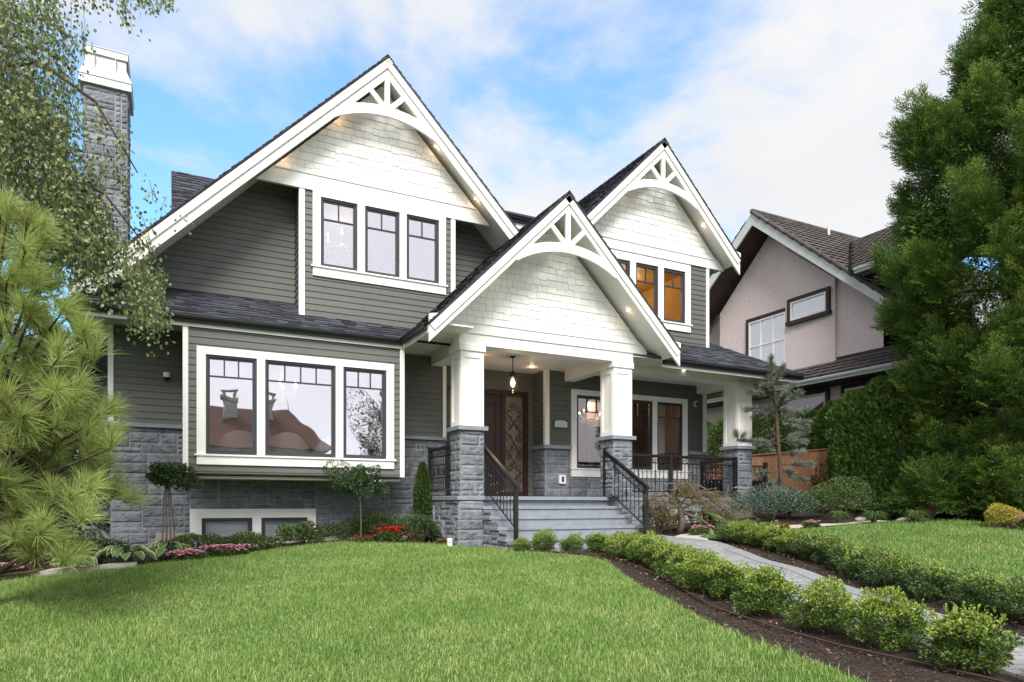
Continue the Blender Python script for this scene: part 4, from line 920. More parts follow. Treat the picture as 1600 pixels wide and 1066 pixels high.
for x in (13.3, 15.86):
    mb = MB(); post(mb, x, 14.6, 1.0, 2.72, .05); mb.build('gate_post', 'black', ga)

# ================================================================== lamps and small fittings on the house
pe = empty('pendant_lamp', (6.73, 13.23, 4.735), 'lit glass globe pendant hanging from the porch ceiling by the door', 'lamp')
mb = MB(); mb.lathe(6.73, 13.23, [(.001, 4.735), (.065, 4.733), (.06, 4.712), (.012, 4.70), (.010, 4.42), (.035, 4.41), (.05, 4.36), (.085, 4.31), (.085, 4.295), (.001, 4.295)], 16); mb.build('stem', 'iron', pe, True)
mb = MB(); mb.lathe(6.73, 13.23, [(.085, 4.29), (.135, 4.22), (.145, 4.14), (.12, 4.05), (.075, 4.00), (.05, 3.985)], 20); mb.build('globe', 'glass', pe, True)
mb = MB(); mb.lathe(6.73, 13.23, [(.001, 4.24), (.03, 4.22), (.048, 4.16), (.04, 4.10), (.02, 4.07), (.001, 4.065)], 12); mb.build('bulb', 'bulb', pe, True)
mb = MB(); mb.lathe(6.73, 13.23, [(.001, 3.98), (.05, 3.985), (.03, 3.96), (.012, 3.94), (.001, 3.93)], 12); mb.build('finial', 'iron', pe, True)
def glow(name, p, e, c=(1, .66, .36), r=.02, parent=None):
    l = bpy.data.lights.new(name, 'POINT'); l.energy = e; l.color = c; l.shadow_soft_size = r; o = bpy.data.objects.new(name, l); C.objects.link(o); o.location = p
    if parent is not None: o.parent = parent; o.location = Vector(p) - parent.location
glow('pendant_glow', (6.73, 13.23, 3.86), 3, parent=pe, r=.05)
def chandelier(x, y, z, zc, label, e, rr=.33, drop=True):
    t = empty('chandelier', (x, y, zc), label, 'chandelier')
    mb = MB(); mb.tube([(x, y, zc), (x, y, z)], .012, 6)
    for k in range(6):
        a = k * math.pi / 3 + .3; mb.tube([(x, y, z - .12), (x + .6 * rr * math.cos(a), y + .6 * rr * math.sin(a), z - .16), (x + rr * math.cos(a), y + rr * math.sin(a), z - .02)], .010, 5)
    mb.build('frame', 'lead', t)
    for k in range(6):
        a = k * math.pi / 3 + .3; mb = MB(); mb.lathe(x + rr * math.cos(a), y + rr * math.sin(a), [(.001, z + .075), (.013, z + .055), (.020, z + .02), (.010, z - .01), (.001, z - .012)], 8); mb.build('bulb', 'bulb', t, True)
    mb = MB(); r_ = random.Random(3)
    for k in range(150):
        q = r_.random() ** .5 * rr * .95; a = r_.random() * 6.28; zz = z - .10 - r_.random() * (.30 - .5 * q); s_ = .014
        px, py = x + q * math.cos(a), y + q * math.sin(a)
        mb.add([(px, py, zz + s_), (px + s_ * .6, py, zz), (px, py + s_ * .6, zz), (px - s_ * .6, py, zz), (px, py - s_ * .6, zz), (px, py, zz - 1.4 * s_)], [(0, 1, 2), (0, 2, 3), (0, 3, 4), (0, 4, 1), (5, 2, 1), (5, 3, 2), (5, 4, 3), (5, 1, 4)])
    mb.build('crystals', 'crystal', t)
    glow('chandelier_glow', (x, y, z + .22), e, parent=t)
chandelier(3.30, 14.5, 7.12, 7.54, 'lit crystal chandelier behind the upper left window', 4)
chandelier(2.07, 14.5, 3.92, 4.5, 'lit crystal chandelier behind the middle pane of the bay window', 4)
chandelier(10.30, 15.5, 3.98, 4.6, 'lit crystal chandelier behind the porch window', 26, .34)
glow('room_lamp', (10.3, 14.4, 7.0), 16, (1, .70, .36))
sg = empty('address_plaque', (8.51, RW, 3.45), 'blank grey arched address plaque beside the front door', 'sign')
def arch_(x, z, w_, h, n=10): return [(x - w_, z), (x + w_, z)] + [(x + w_ * math.cos(math.pi * i / n) * (1 if True else 0), z + h * .62 + h * .38 * math.sin(math.pi * i / n)) for i in range(n + 1)]
mb = MB(); mb.xz(arch_(8.51, 3.34, .205, .22), RW - .045, RW - .016); mb.build('frame', 'black', sg)
mb = MB(); mb.xz(arch_(8.51, 3.365, .180, .175), RW - .054, RW - .046); mb.build('face', 'lead', sg)
ot = empty('outlet_box', (8.55, RW, 2.1), 'white weatherproof outlet box on the stone under the plaque', 'outlet')
mb = MB(); mb.bbox(8.455, 8.645, RW - .065, RW - .02, 2.0, 2.215, .004); mb.build('plate', 'pot_white', ot)
mb = MB(); mb.bbox(8.52, 8.585, RW - .085, RW - .066, 2.05, 2.17, .008); mb.build('socket_cover', 'sash', ot)
mo = empty('wall_lamp', (12.78, RW, 4.22), 'small pale crescent lamp on the siding near the porch corner', 'lamp')
mb = MB(); n = 14; P_ = []
for i in range(n + 1): a = math.radians(60 + 240 * i / n); P_.append((12.78 + .085 * math.cos(a), 4.22 + .085 * math.sin(a)))
for i in range(n + 1): a = math.radians(300 - 240 * i / n); P_.append((12.805 + .062 * math.cos(a), 4.22 + .066 * math.sin(a)))
mb.xz(P_, RW - .06, RW - .02); mb.build('shade', 'lead', mo)
sc_ = empty('security_camera', (0.0, W0 - .1, 3.78), 'white dome security camera under the hanging birch twigs', 'camera')
mb = MB(); mb.lathe(-0.02, W0 - .09, [(.001, 3.90), (.06, 3.89), (.065, 3.82), (.05, 3.80)], 12); mb.build('housing', 'pot_white', sc_, True)
mb = MB(); mb.lathe(-0.02, W0 - .09, [(.05, 3.80), (.04, 3.755), (.001, 3.735)], 12); mb.build('dome', 'black', sc_, True)
ut = empty('utility_box', (4.85, 11.9, 0.70), 'small white sprinkler box on the gravel beside the left column base', 'utility box')
mb = MB(); mb.bbox(4.68, 4.77, 11.88, 11.94, .70, .86, .006); mb.build('body', 'pot_white', ut); mb = MB(); mb.bbox(4.70, 4.75, 11.866, 11.879, .78, .83, .003); mb.build('cover', 'lead', ut)

def armchair(x, y, rz, label):
    t = empty('armchair', (x, y, 2.0), label, 'armchair', 'cream armchairs behind the bay window'); t.rotation_euler = (0, 0, rz)
    mb = MB(); n = 18; R0 = .40; vs = []
    for i in range(n + 1):                                       # barrel back, highest in the middle
        a = math.pi * (-.12 + 1.24 * i / n); h = .40 + .46 * max(0.0, math.sin(a)) ** .7
        for r_, z_ in ((R0, .18), (R0 + .02, h - .03), (R0 - .01, h), (R0 - .07, h), (R0 - .10, h - .04), (R0 - .09, .40)): vs.append((r_ * math.cos(a), -r_ * math.sin(a), z_))
    mb.add(vs, [(i * 6 + k, (i + 1) * 6 + k, (i + 1) * 6 + k + 1, i * 6 + k + 1) for i in range(n) for k in range(5)])
    o = bpy.data.objects.new('backrest', mdata(mb, 'backrest', 'fabric', True)); C.objects.link(o); o.parent = t
    mb = MB(); mb.bbox(-.30, .30, -.28, .34, .20, .46, .05); o = bpy.data.objects.new('seat', mdata(mb, 'seat', 'fabric')); C.objects.link(o); o.parent = t
    for sx, sy in ((-.24, -.22), (.24, -.22), (-.24, .28), (.24, .28)):
        mb = MB(); mb.tube([(sx, sy, 0), (sx, sy, .21)], [.015, .022], 6); o = bpy.data.objects.new('leg', mdata(mb, 'leg', 'room_dark')); C.objects.link(o); o.parent = t
def mdata(mb, name, mats, smooth=False):
    me = bpy.data.meshes.new(name); me.from_pydata(mb.v, [], mb.f); me.update()
    for k in (mats if isinstance(mats, (list, tuple)) else [mats]): me.materials.append(M[k])
    me.polygons.foreach_set('material_index', mb.m)
    if smooth: me.polygons.foreach_set('use_smooth', [True] * len(me.polygons))
    return me
armchair(1.15, 13.75, .1, 'cream barrel backed armchair behind the left bay pane'); armchair(2.05, 13.7, -.1, 'cream barrel backed armchair low behind the middle bay pane, left one'); armchair(2.95, 13.75, .05, 'cream barrel backed armchair between the middle and right bay panes')

# ================================================================== planting
def unit(a): return a / np.maximum(np.linalg.norm(a, axis=-1, keepdims=True), 1e-9)
def leaf_arrays(c, d, nrm, ln, wd, fold=0.15, tipw=0.0):
    """rhombic leaves: base, left, tip, right"""
    s = unit(np.cross(d, nrm)); n = unit(np.cross(s, d)); ln = np.asarray(ln).reshape(-1, 1); wd = np.asarray(wd).reshape(-1, 1)
    a = c; b = c + d * ln * .45 + s * wd * .5 + n * wd * fold; t = c + d * ln; e = c + d * ln * .45 - s * wd * .5 + n * wd * fold
    return np.stack([a, b, t, e], 1)
def quads(*groups):
    vs = np.concatenate([g[0].reshape(-1, 3) for g in groups]); n = len(vs) // 4
    mi = np.concatenate([np.full(len(g[0]), g[1], np.int32) for g in groups])
    return vs, np.arange(n * 4).reshape(n, 4), mi
def randdir(n, g=None): return unit((g or rng).normal(size=(n, 3)))
def lumpy(dirs, seed, amp=.18, fr=2.6):
    g = np.random.default_rng(seed); o = np.ones(len(dirs))
    for k in range(7):
        v = g.normal(size=3) * fr; o += amp / 2.2 * np.sin(dirs @ v + g.uniform(0, 6.28))
    return o
def bush_mesh(name, rx, ry, h, n, ln, wd, mats, seed, lowcut=-.35, tips=.35, upright=.5, amp=.18, inner=.45, fr=2.6, shoots=0):
    """leafy mass; origin on the ground below its centre"""
    g = np.random.default_rng(seed)
    d = randdir(n * 2, g); d = d[d[:, 2] > lowcut][:n]; k = len(d)
    rad = (1 - inner * g.random(k) ** 2.2) * lumpy(d, seed, amp, fr)
    P = d * rad[:, None] * np.array([rx, ry, h * .5 / (1.0 if lowcut < -.2 else .6)]); P[:, 2] += h * .5
    P[:, 2] = np.maximum(P[:, 2], .01)
    out_ = unit(d * .7 + np.array([0, 0, upright]) + g.normal(size=(k, 3)) * .55); nr = unit(d + g.normal(size=(k, 3)) * .7)
    L_ = ln * g.uniform(.7, 1.25, k); W_ = wd * g.uniform(.75, 1.2, k)
    q = leaf_arrays(P, out_, nr, L_, W_)
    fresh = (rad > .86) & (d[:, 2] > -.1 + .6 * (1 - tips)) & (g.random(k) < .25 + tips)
    extra = []
    if shoots:                                                   # stray upright shoots breaking the outline
        sd_ = randdir(shoots, g); sd_[:, 2] = np.abs(sd_[:, 2]) * .8 + .25; b0 = unit(sd_) * np.array([rx, ry, h * .5]) * .92; b0[:, 2] += h * .5
        for j in range(9):
            pp = b0 + (unit(sd_) * .35 + np.array([0, 0, .8])) * (j * .011); extra.append(leaf_arrays(pp, unit(sd_ * .3 + np.array([0, 0, .7]) + g.normal(size=(shoots, 3)) * .6), randdir(shoots, g), np.full(shoots, ln * .85), np.full(shoots, wd)))
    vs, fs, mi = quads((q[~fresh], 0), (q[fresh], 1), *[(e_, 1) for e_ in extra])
    me = bpy.data.meshes.new(name); me.from_pydata(vs, [], fs); me.update()
    for m in mats: me.materials.append(M[m])
    me.polygons.foreach_set('material_index', mi); return me
def twigs(name, rx, ry, h, n, mat, seed, parent=None, r=.004):
    g = random.Random(seed); mb = MB()
    for k in range(n):
        a = g.random() * 6.28; q = g.random() ** .5; z = h * g.uniform(.55, .9)
        p = Vector((rx * .7 * q * math.cos(a), ry * .7 * q * math.sin(a), z)); mb.tube([(0.03 * math.cos(a), .03 * math.sin(a), -.02), tuple(p * .5 + Vector((0, 0, .05 * h))), tuple(p)], [r * 2, r * 1.4, r * .6], 5)
    return mb
def plant(name, x, y, parts, label, cat, group=None, dz=0.0, rot=0.0, sc_=1.0):
    """a thing with an Empty at the stem base; parts = [(part name, mesh data)] in local coordinates"""
    t = empty(name, (x, y, gz(x, y) + dz), label, cat, group); t.rotation_euler = (0, 0, rot); t.scale = (sc_,) * 3 if not isinstance(sc_, tuple) else sc_
    for n, me in parts:
        o = bpy.data.objects.new(n, me); C.objects.link(o); o.parent = t
    return t
# ---- boxwood rows along the path: one mesh of leaves and one of stems per variant, every bush a copy
ORD = ['first', 'second', 'third', 'fourth', 'fifth', 'sixth', 'seventh', 'eighth', 'ninth', 'tenth', 'eleventh', 'twelfth', 'thirteenth', 'fourteenth', 'fifteenth', 'sixteenth', 'seventeenth', 'eighteenth']
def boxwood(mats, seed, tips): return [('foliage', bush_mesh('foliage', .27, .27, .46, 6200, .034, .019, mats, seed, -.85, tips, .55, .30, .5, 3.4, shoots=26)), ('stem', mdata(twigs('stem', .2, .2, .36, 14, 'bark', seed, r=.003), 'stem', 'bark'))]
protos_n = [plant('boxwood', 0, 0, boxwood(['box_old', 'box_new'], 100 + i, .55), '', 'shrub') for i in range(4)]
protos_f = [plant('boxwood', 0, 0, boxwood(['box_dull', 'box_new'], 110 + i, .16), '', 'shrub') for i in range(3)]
used = set()
def put_box(protos, i, x, y, sx, sz, label, group):
    p = protos[i % len(protos)]
    if p.name in used:
        t = p.copy(); C.objects.link(t)
        for ch in p.children:
            c_ = ch.copy(); C.objects.link(c_); c_.parent = t
    else: t = p; used.add(p.name)
    t.location = (x, y, gz(x, y) + .01); t.rotation_euler = (R.uniform(-.06, .06), R.uniform(-.06, .06), R.random() * 6.28); t.scale = (sx * .93, sx * .93 * R.uniform(.9, 1.1), sz * (.80 if i < 12 else .90))
    tag(t, label, 'shrub', group)
rowN = [(5.55, 10.55, .60, .66), (5.93, 10.42, .82, .86), (6.33, 10.15, .74, .72), (6.60, 9.72, .86, .88), (6.72, 9.22, .95, .96), (6.62, 8.72, 1.0, .96), (6.52, 8.25, 1.05, 1.05), (6.36, 7.75, 1.06, 1.0), (6.16, 7.25, 1.05, 1.04),
        (5.98, 6.75, 1.06, 1.0), (5.82, 6.25, 1.10, 1.04), (5.65, 5.75, 1.08, 1.05), (5.38, 4.95, 1.12, 1.05), (5.30, 4.18, .95, .96), (5.34, 3.60, 1.05, 1.0), (5.24, 2.92, 1.06, 1.02), (5.36, 2.30, .95, .85)]
for i, (x, y, a, b) in enumerate(rowN):
    put_box(protos_n, i, x, y, a, b, f'fresh green boxwood between left lawn and path, {ORD[i]} from the steps', 'boxwoods between the left lawn and the path')
rowF = [(9.22, 9.32, .88, .86), (9.22, 8.92, .95, .95), (9.14, 8.50, 1.0, 1.0), (9.02, 8.05, 1.05, 1.02), (8.88, 7.58, 1.05, .98), (8.66, 7.08, 1.05, .98), (8.44, 6.60, 1.03, .95), (8.16, 6.1, 1.0, .95), (7.86, 5.62, 1.03, .95), (7.58, 5.1, 1.02, .95), (7.32, 4.5, 1.05, .98), (7.12, 3.85, 1.05, .95), (6.98, 3.30, .98, .92)]
for i, (x, y, a, b) in enumerate(rowF):
    put_box(protos_f if i > 4 or i == 0 else protos_n, i, x, y, a, b, f'boxwood between path and right lawn, {ORD[i]} from the house end', 'boxwoods between the path and the right lawn')
# ---- grass
def grass(name, poly, n, mats, hmin, hmax, wd, yr, seed, edge=None):
    g = np.random.default_rng(seed); ins = inside(poly); xs_ = [p[0] for p in poly]; x0, x1 = max(min(xs_), yr[0]), min(max(xs_), yr[1])
    p = np.stack([g.uniform(x0, x1, n), g.uniform(yr[2], yr[3], n)], 1); p = p[ins(p)]
    # thin out with distance and drop what lies behind the lens
    dep = p[:, 0] * math.sin(YAW) + p[:, 1] * math.cos(YAW); p = p[(dep > 3.2) & (g.random(len(p)) < np.clip(9.0 / np.maximum(dep, 1), .35, 1))]
    k = len(p); z = np.array([gz(a, b) for a, b in p]) + .022
    patch = .5 + .5 * np.sin(p[:, 0] * 1.9 + 1.3 * np.sin(p[:, 1] * 1.3)) * np.sin(p[:, 1] * 2.3 + 1.7 * np.sin(p[:, 0] * .9))
    h = g.uniform(hmin, hmax, k) * (.60 + .60 * patch) * np.where(g.random(k) < .07, 1.6, 1); a = g.uniform(0, 6.28, k) ; lean = g.uniform(.2, 1.0, k)
    d = np.stack([np.cos(a), np.sin(a), np.zeros(k)], 1); s = np.stack([-np.sin(a), np.cos(a), np.zeros(k)], 1) * (wd * g.uniform(.7, 1.3, k))[:, None]
    base = np.stack([p[:, 0], p[:, 1], z], 1); up = np.zeros((k, 3)); up[:, 2] = 1
    m1 = base + up * (h * .55)[:, None] + d * (h * lean * .30)[:, None]; tip = base + up * (h * (1 - .28 * lean))[:, None] + d * (h * lean * .95)[:, None]
    V = np.stack([base - s, base + s, m1 + s * .8, m1 - s * .8, tip + s * .12, tip - s * .12], 1).reshape(-1, 3)
    i = np.arange(k)[:, None] * 6; F = np.concatenate([i + np.array([0, 1, 2, 3]), i + np.array([3, 2, 4, 5])])
    o = qmesh(name, V, F, mats); tag(o, kind='stuff'); return o
grass('grass', LAWN_L, 760000, 'grass', .036, .080, .0024, (-5.5, 6.2, 2.0, 13), 1)
grass('grass', LAWN_R, 260000, 'grass2', .036, .075, .0040, (6.6, 17.5, 1.5, 10.2), 2)
grass('grass', LAWN_S, 3500, 'grass2', .03, .07, .004, (9, 10.2, 9, 10.6), 3)
# dry leaves strewn on the soil, few on the lawn
def litter(n, seed):
    g = np.random.default_rng(seed); P = []
    mid = [((a[0] + b[0]) / 2, (a[1] + b[1]) / 2) for a, b in zip(LAWN_L[15:23], LAWN_L[16:24])]
    for _ in range(n):
        t = g.random()
        if t < .5: i = g.integers(14, 22); a, b = LAWN_L[i], LAWN_L[i + 1]; f = g.random(); x, y = a[0] + f * (b[0] - a[0]) + g.uniform(.05, .65), a[1] + f * (b[1] - a[1]) + g.uniform(-.15, .15)
        elif t < .9: i = g.integers(3, 11); a, b = PATH_F[i], PATH_F[i + 1]; f = g.random(); x, y = a[0] + f * (b[0] - a[0]) + g.uniform(-.03, .5), a[1] + f * (b[1] - a[1]) + g.uniform(-.1, .1)
        else: x, y = g.uniform(0, 4.5), g.uniform(4, 11)
        P.append((x, y, gz(x, y) + (.085 if t >= .9 else .035)))
    P = np.array(P); k = len(P); a = g.uniform(0, 6.28, k); d = unit(np.stack([np.cos(a), np.sin(a), g.uniform(-.1, .5, k)], 1)); nr = unit(np.array([0, 0, 1.0]) + g.normal(size=(k, 3)) * .35)
    vs, fs, mi = quads((leaf_arrays(P, d, nr, g.uniform(.025, .06, k), g.uniform(.015, .035, k), .3), 0)); tag(qmesh('leaf_litter', vs, fs, 'litter'), kind='stuff')
litter(300, 5)
def chips(n, seed):
    g = np.random.default_rng(seed); P = []
    for _ in range(n):
        if g.random() < .6: i = g.integers(13, 23); a, b = LAWN_L[i], LAWN_L[i + 1]; f = g.random(); x, y = a[0] + f * (b[0] - a[0]) + g.uniform(0, .8), a[1] + f * (b[1] - a[1]) + g.uniform(-.15, .15)
        else: i = g.integers(3, 11); a, b = PATH_F[i], PATH_F[i + 1]; f = g.random(); x, y = a[0] + f * (b[0] - a[0]) + g.uniform(0, .6), a[1] + f * (b[1] - a[1]) + g.uniform(-.1, .1)
        P.append((x, y, gz(x, y) + g.uniform(.008, .03)))
    P = np.array(P); k = len(P); a = g.uniform(0, 6.28, k); d = unit(np.stack([np.cos(a), np.sin(a), g.uniform(-.3, .5, k)], 1)); nr = unit(np.array([0, 0, 1.0]) + g.normal(size=(k, 3)) * .6)
    vs, fs, mi = quads((leaf_arrays(P, d, nr, g.uniform(.012, .045, k), g.uniform(.008, .018, k), .2), 0)); tag(qmesh('bark_mulch', vs, fs, 'chips'), kind='stuff')
chips(9000, 8)
# ---- drip hose and edging
def ground_line(pts, lift): 
    o = []
    for a, b in zip(pts, pts[1:]):
        for k in range(6): f = k / 6; x, y = a[0] + f * (b[0] - a[0]), a[1] + f * (b[1] - a[1]); o.append((x + .02 * math.sin(y * 3), y + .02 * math.sin(x * 4), gz(x, y) + lift))
    return o
mb = MB(); mb.tube(ground_line([(5.3, 10.75), (5.75, 10.45), (6.1, 10.0), (6.4, 9.4), (6.3, 8.6), (6.0, 7.6), (5.5, 6.3), (5.12, 5.3), (4.98, 4.5), (4.98, 3.8), (5.05, 3.1), (5.1, 2.2), (5.05, 1.4)], .035), .012, 6)
tag(mb.build('drip_hose', 'hose', smooth=True), 'brown drip hose lying along the soil below the left boxwoods', 'hose')
mb = MB(); mb.tube(ground_line([(8.6, 6.3), (8.1, 5.5), (7.6, 4.7), (7.2, 4.0), (6.95, 3.3), (6.7, 2.2)], .035), .012, 6)
tag(mb.build('drip_hose', 'hose', smooth=True), 'brown drip hose beside the right boxwoods at the lawn edge', 'hose')
mb = MB(); A_ = [(-1.75 + .22 * k, 12.02 + .10 * math.sin(k / 6 * math.pi)) for k in range(7)]
vs = []
for x, y in A_: vs += [(x, y - .13, gz(x, y) + .0), (x, y - .13, gz(x, y) + .085), (x, y + .13, gz(x, y) + .095), (x, y + .13, gz(x, y))]
mb.add(vs, [(4 * i + a, 4 * i + 4 + a, 4 * i + 4 + (a + 1) % 4, 4 * i + (a + 1) % 4) for i in range(6) for a in range(4)] + [(3, 2, 1, 0), (24, 25, 26, 27)])
tag(mb.build('edging_stone', 'kerbstone'), 'long curved pale edging stone in front of the hostas', 'stone')
def rock(x, y, r_, label, mat='rock', sq=.6, seed=1, group=None):
    g = random.Random(seed); mb = MB(); n, mm = 14, 9; vs = []
    for j in range(mm + 1):
        for i in range(n):
            th, ph = math.pi * j / mm, 2 * math.pi * i / n; d = Vector((math.sin(th) * math.cos(ph), math.sin(th) * math.sin(ph), math.cos(th))); q = r_ * (1 + .28 * noise.noise(d * 1.4 + Vector((seed * 7, 0, 0))) + .1 * noise.noise(d * 4 + Vector((seed, 3, 0))))
            vs.append((x + d.x * q, y + d.y * q * .9, gz(x, y) + r_ * sq * .35 + d.z * q * sq))
    mb.add(vs, [(j * n + i, j * n + (i + 1) % n, (j + 1) * n + (i + 1) % n, (j + 1) * n + i) for j in range(mm) for i in range(n)])
    tag(mb.build('rock', mat, smooth=True), label, 'rock', group)
rock(9.75, 10.52, .17, 'round tan boulder beside the pink flowers at the maple', 'rock_tan', .75, 3)
for i, (u_, v_, d_, r_, lb) in enumerate(((1344, 808, 15.6, .13, 'grey rock at the foot of the tall thuja, leftmost of the three'), (1412, 818, 14.9, .17, 'broad grey rock between the two tufts of sedge'), (1440, 818, 14.9, .16, 'grey rock at the lawn edge below the cypress'))):
    p = at(u_, v_, d_); rock(p.x, p.y, r_, lb, 'rock', .5, 11 + i)
# ---- flowers
def flower_clump(x, y, rx, ry, h, n, pet, seed, label, group='flower clumps in the beds', lf='shrub', psize=.046):
    g = np.random.default_rng(seed); k = n
    c = np.stack([g.normal(0, rx * .5, k), g.normal(0, ry * .5, k), g.uniform(h * .65, h, k)], 1); qs = []
    for j in range(5):
        a = g.uniform(0, .4, k) + j * 2 * math.pi / 5; tilt = g.normal(size=(k, 3)) * .25
        d = unit(np.stack([np.cos(a), np.sin(a), np.full(k, .35)], 1) + tilt); qs.append(leaf_arrays(c, d, np.tile([[0, 0, 1.0]], (k, 1)) + tilt, np.full(k, psize), np.full(k, psize * .8)))
    vs, fs, mi = quads(*[(q, 0) for q in qs]); me = bpy.data.meshes.new('blossom'); me.from_pydata(vs, [], fs); me.update(); me.materials.append(M[pet])
    lfm = bush_mesh('leaves', rx * .95, ry * .95, h * .8, 60 * max(4, int(12 * rx / .2)), .05, .025, [lf, lf], seed + 1, -.4)
    return plant('flower_clump', x, y, [('blossom', me), ('leaves', lfm)], label, 'flowers', group)
for x, y, rx, ry, h, n, c_, lb in (
    (0.28, 12.15, .26, .16, .20, 80, 'pink', 'pale pink begonias at the lawn edge, left half of the pink patch'), (0.85, 12.30, .36, .16, .22, 130, 'pink', 'bright pink begonias at the lawn edge, right half of the pink patch'),
    (2.42, 12.95, .10, .10, .36, 12, 'pink', 'few magenta blooms among the shrubs under the basement window'), (3.30, 12.72, .18, .10, .17, 26, 'red', 'low red flowers left of the big red geranium'),
    (3.82, 12.72, .26, .14, .34, 90, 'red', 'tall red geranium clump before the evergreen shrubs'), (4.30, 12.75, .12, .10, .20, 16, 'red', 'small red flowers just right of the red geranium'), (4.75, 12.4, .10, .08, .12, 8, 'red', 'few red flowers near the white sprinkler box'),
    (-2.55, 12.0, .16, .16, .34, 30, 'red', 'orange red geranium under the big pine'), (-2.05, 11.75, .30, .2, .26, 40, 'pink', 'dusty pink flowers under the big pine'), (1.55, 12.75, .10, .08, .14, 8, 'red', 'red flowers at the left end of the shrub bed'),
    (9.55, 10.45, .24, .14, .20, 52, 'pink', 'pink and white flowers under the variegated hosta'), (11.35, 9.95, .10, .08, .16, 14, 'red', 'small red flowers beside the right path edging'), (12.1, 9.9, .22, .12, .17, 34, 'pink', 'pink flowers before the round green shrub'),
    (14.40, 6.98, .20, .16, .30, 40, 'pink', 'pink flowers at the far right beside the golden shrub')):
    flower_clump(x, y, rx, ry, h, n, c_, int(x * 37 + y * 11) % 997, lb)
# ---- shrubs of the beds
def shrub(x, y, rx, ry, h, n, ln, wd, mats, seed, label, amp=.22, tips=.3, lowcut=-.5, group=None, upright=.4, fr=2.6, name='shrub'):
    return plant(name, x, y, [('foliage', bush_mesh('foliage', rx, ry, h, n, ln, wd, mats, seed, lowcut, tips, upright, amp, .5, fr)), ('stem', mdata(twigs('stem', rx, ry, h, 14, 'bark', seed, r=.006), 'stem', 'bark'))], label, 'shrub', group)
g5 = 'shrubs under the bay window'
shrub(0.50, 12.95, .50, .35, .34, 2600, .055, .024, ['shrub', 'shrub'], 201, 'spreading light green shrub left of the basement window', group=g5)
shrub(1.25, 13.0, .55, .32, .30, 2800, .055, .024, ['shrub', 'shrub'], 202, 'spreading green shrub in front of the left basement pane', group=g5)
shrub(2.25, 13.2, .36, .28, .42, 2200, .06, .026, ['shrub', 'shrub'], 203, 'upright shrub before the right basement pane by the magenta blooms', group=g5, amp=.35)
shrub(3.0, 13.2, .46, .3, .38, 2600, .045, .020, ['shrub_dk', 'shrub_dk'], 204, 'dark rounded shrub just right of the basement window', group=g5)
shrub(3.72, 13.22, .50, .32, .56, 3000, .05, .022, ['shrub', 'shrub'], 205, 'green shrub behind the red geranium', group=g5, amp=.28)
shrub(4.52, 12.95, .50, .34, .58, 3200, .05, .022, ['shrub_dk', 'shrub'], 206, 'dense dark shrub at the corner beside the porch base', group=g5)
shrub(-1.0, 12.6, .5, .35, .46, 2200, .055, .024, ['shrub_dk', 'shrub_dk'], 207, 'dark shrub behind the hostas at the left house corner', group=g5)
shrub(-2.2, 13.4, .8, .6, .75, 3200, .06, .026, ['shrub_dk', 'shrub_dk'], 208, 'large dark shrub in the shade behind the pine')
shrub(12.75, 11.55, .95, .70, .78, 6500, .055, .022, ['blue', 'blue'], 210, 'blue green rounded shrub below the far right porch column', amp=.24)
shrub(14.05, 10.85, .85, .65, .85, 6500, .055, .024, ['shrub', 'shrub'], 211, 'round green shrub in front of the cedar fence', amp=.22)
shrub(13.35, 11.6, .40, .35, .72, 1800, .08, .045, ['shrub', 'shrub'], 212, 'light green leafy plant between the blue green and round shrubs')
shrub(14.55, 7.42, .36, .30, .46, 2600, .045, .022, ['yellow', 'yellow'], 213, 'golden yellow shrub at the right lawn edge', amp=.2)
shrub(8.98, 11.05, .36, .30, .66, 2600, .045, .020, ['bronze', 'bronze'], 214, 'bronze tinted shrub beside the right foot of the steps', amp=.3)
shrub(10.55, 11.0, .45, .35, .42, 1800, .05, .022, ['bronze', 'olive'], 215, 'low bronze shrub right of the variegated hosta', amp=.3)
flower_clump(12.25, 12.15, .16, .12, .86, 12, 'mauve', 77, 'mauve flowers at the foot of the far right column')
def sedge(x, y, r_, label, seed):
    g = np.random.default_rng(seed); k = 260; a = g.uniform(0, 6.28, k); ln = r_ * g.uniform(.7, 1.2, k); d = np.stack([np.cos(a), np.sin(a), np.zeros(k)], 1); s = np.stack([-np.sin(a), np.cos(a), np.zeros(k)], 1) * .006
    b = d * .02; m1 = d * (ln * .45)[:, None]; m1[:, 2] = ln * .75; t = d * ln[:, None]; t[:, 2] = ln * g.uniform(.25, .7, k)
    V = np.stack([b - s, b + s, m1 + s, m1 - s, t + s * .2, t - s * .2], 1).reshape(-1, 3); i = np.arange(k)[:, None] * 6; F = np.concatenate([i + np.array([0, 1, 2, 3]), i + np.array([3, 2, 4, 5])])
    me = bpy.data.meshes.new('sedge'); me.from_pydata(V, [], F); me.update(); me.materials.append(M['shrub']); o = link('sedge', me); o.location = (x, y, gz(x, y)); tag(o, label, 'ornamental grass', 'tufts of sedge at the right lawn')
for (u_, v_, d_), lb in (((1310, 815, 15.0), 'sedge tuft beside the round green shrub'), ((1365, 818, 14.7), 'sedge tuft between the grey rocks at the lawn edge'), ((1432, 817, 14.5), 'sedge tuft right of the broad grey rock')):
    p = at(u_, v_, d_); sedge(p.x, p.y, .34, lb, int(u_))
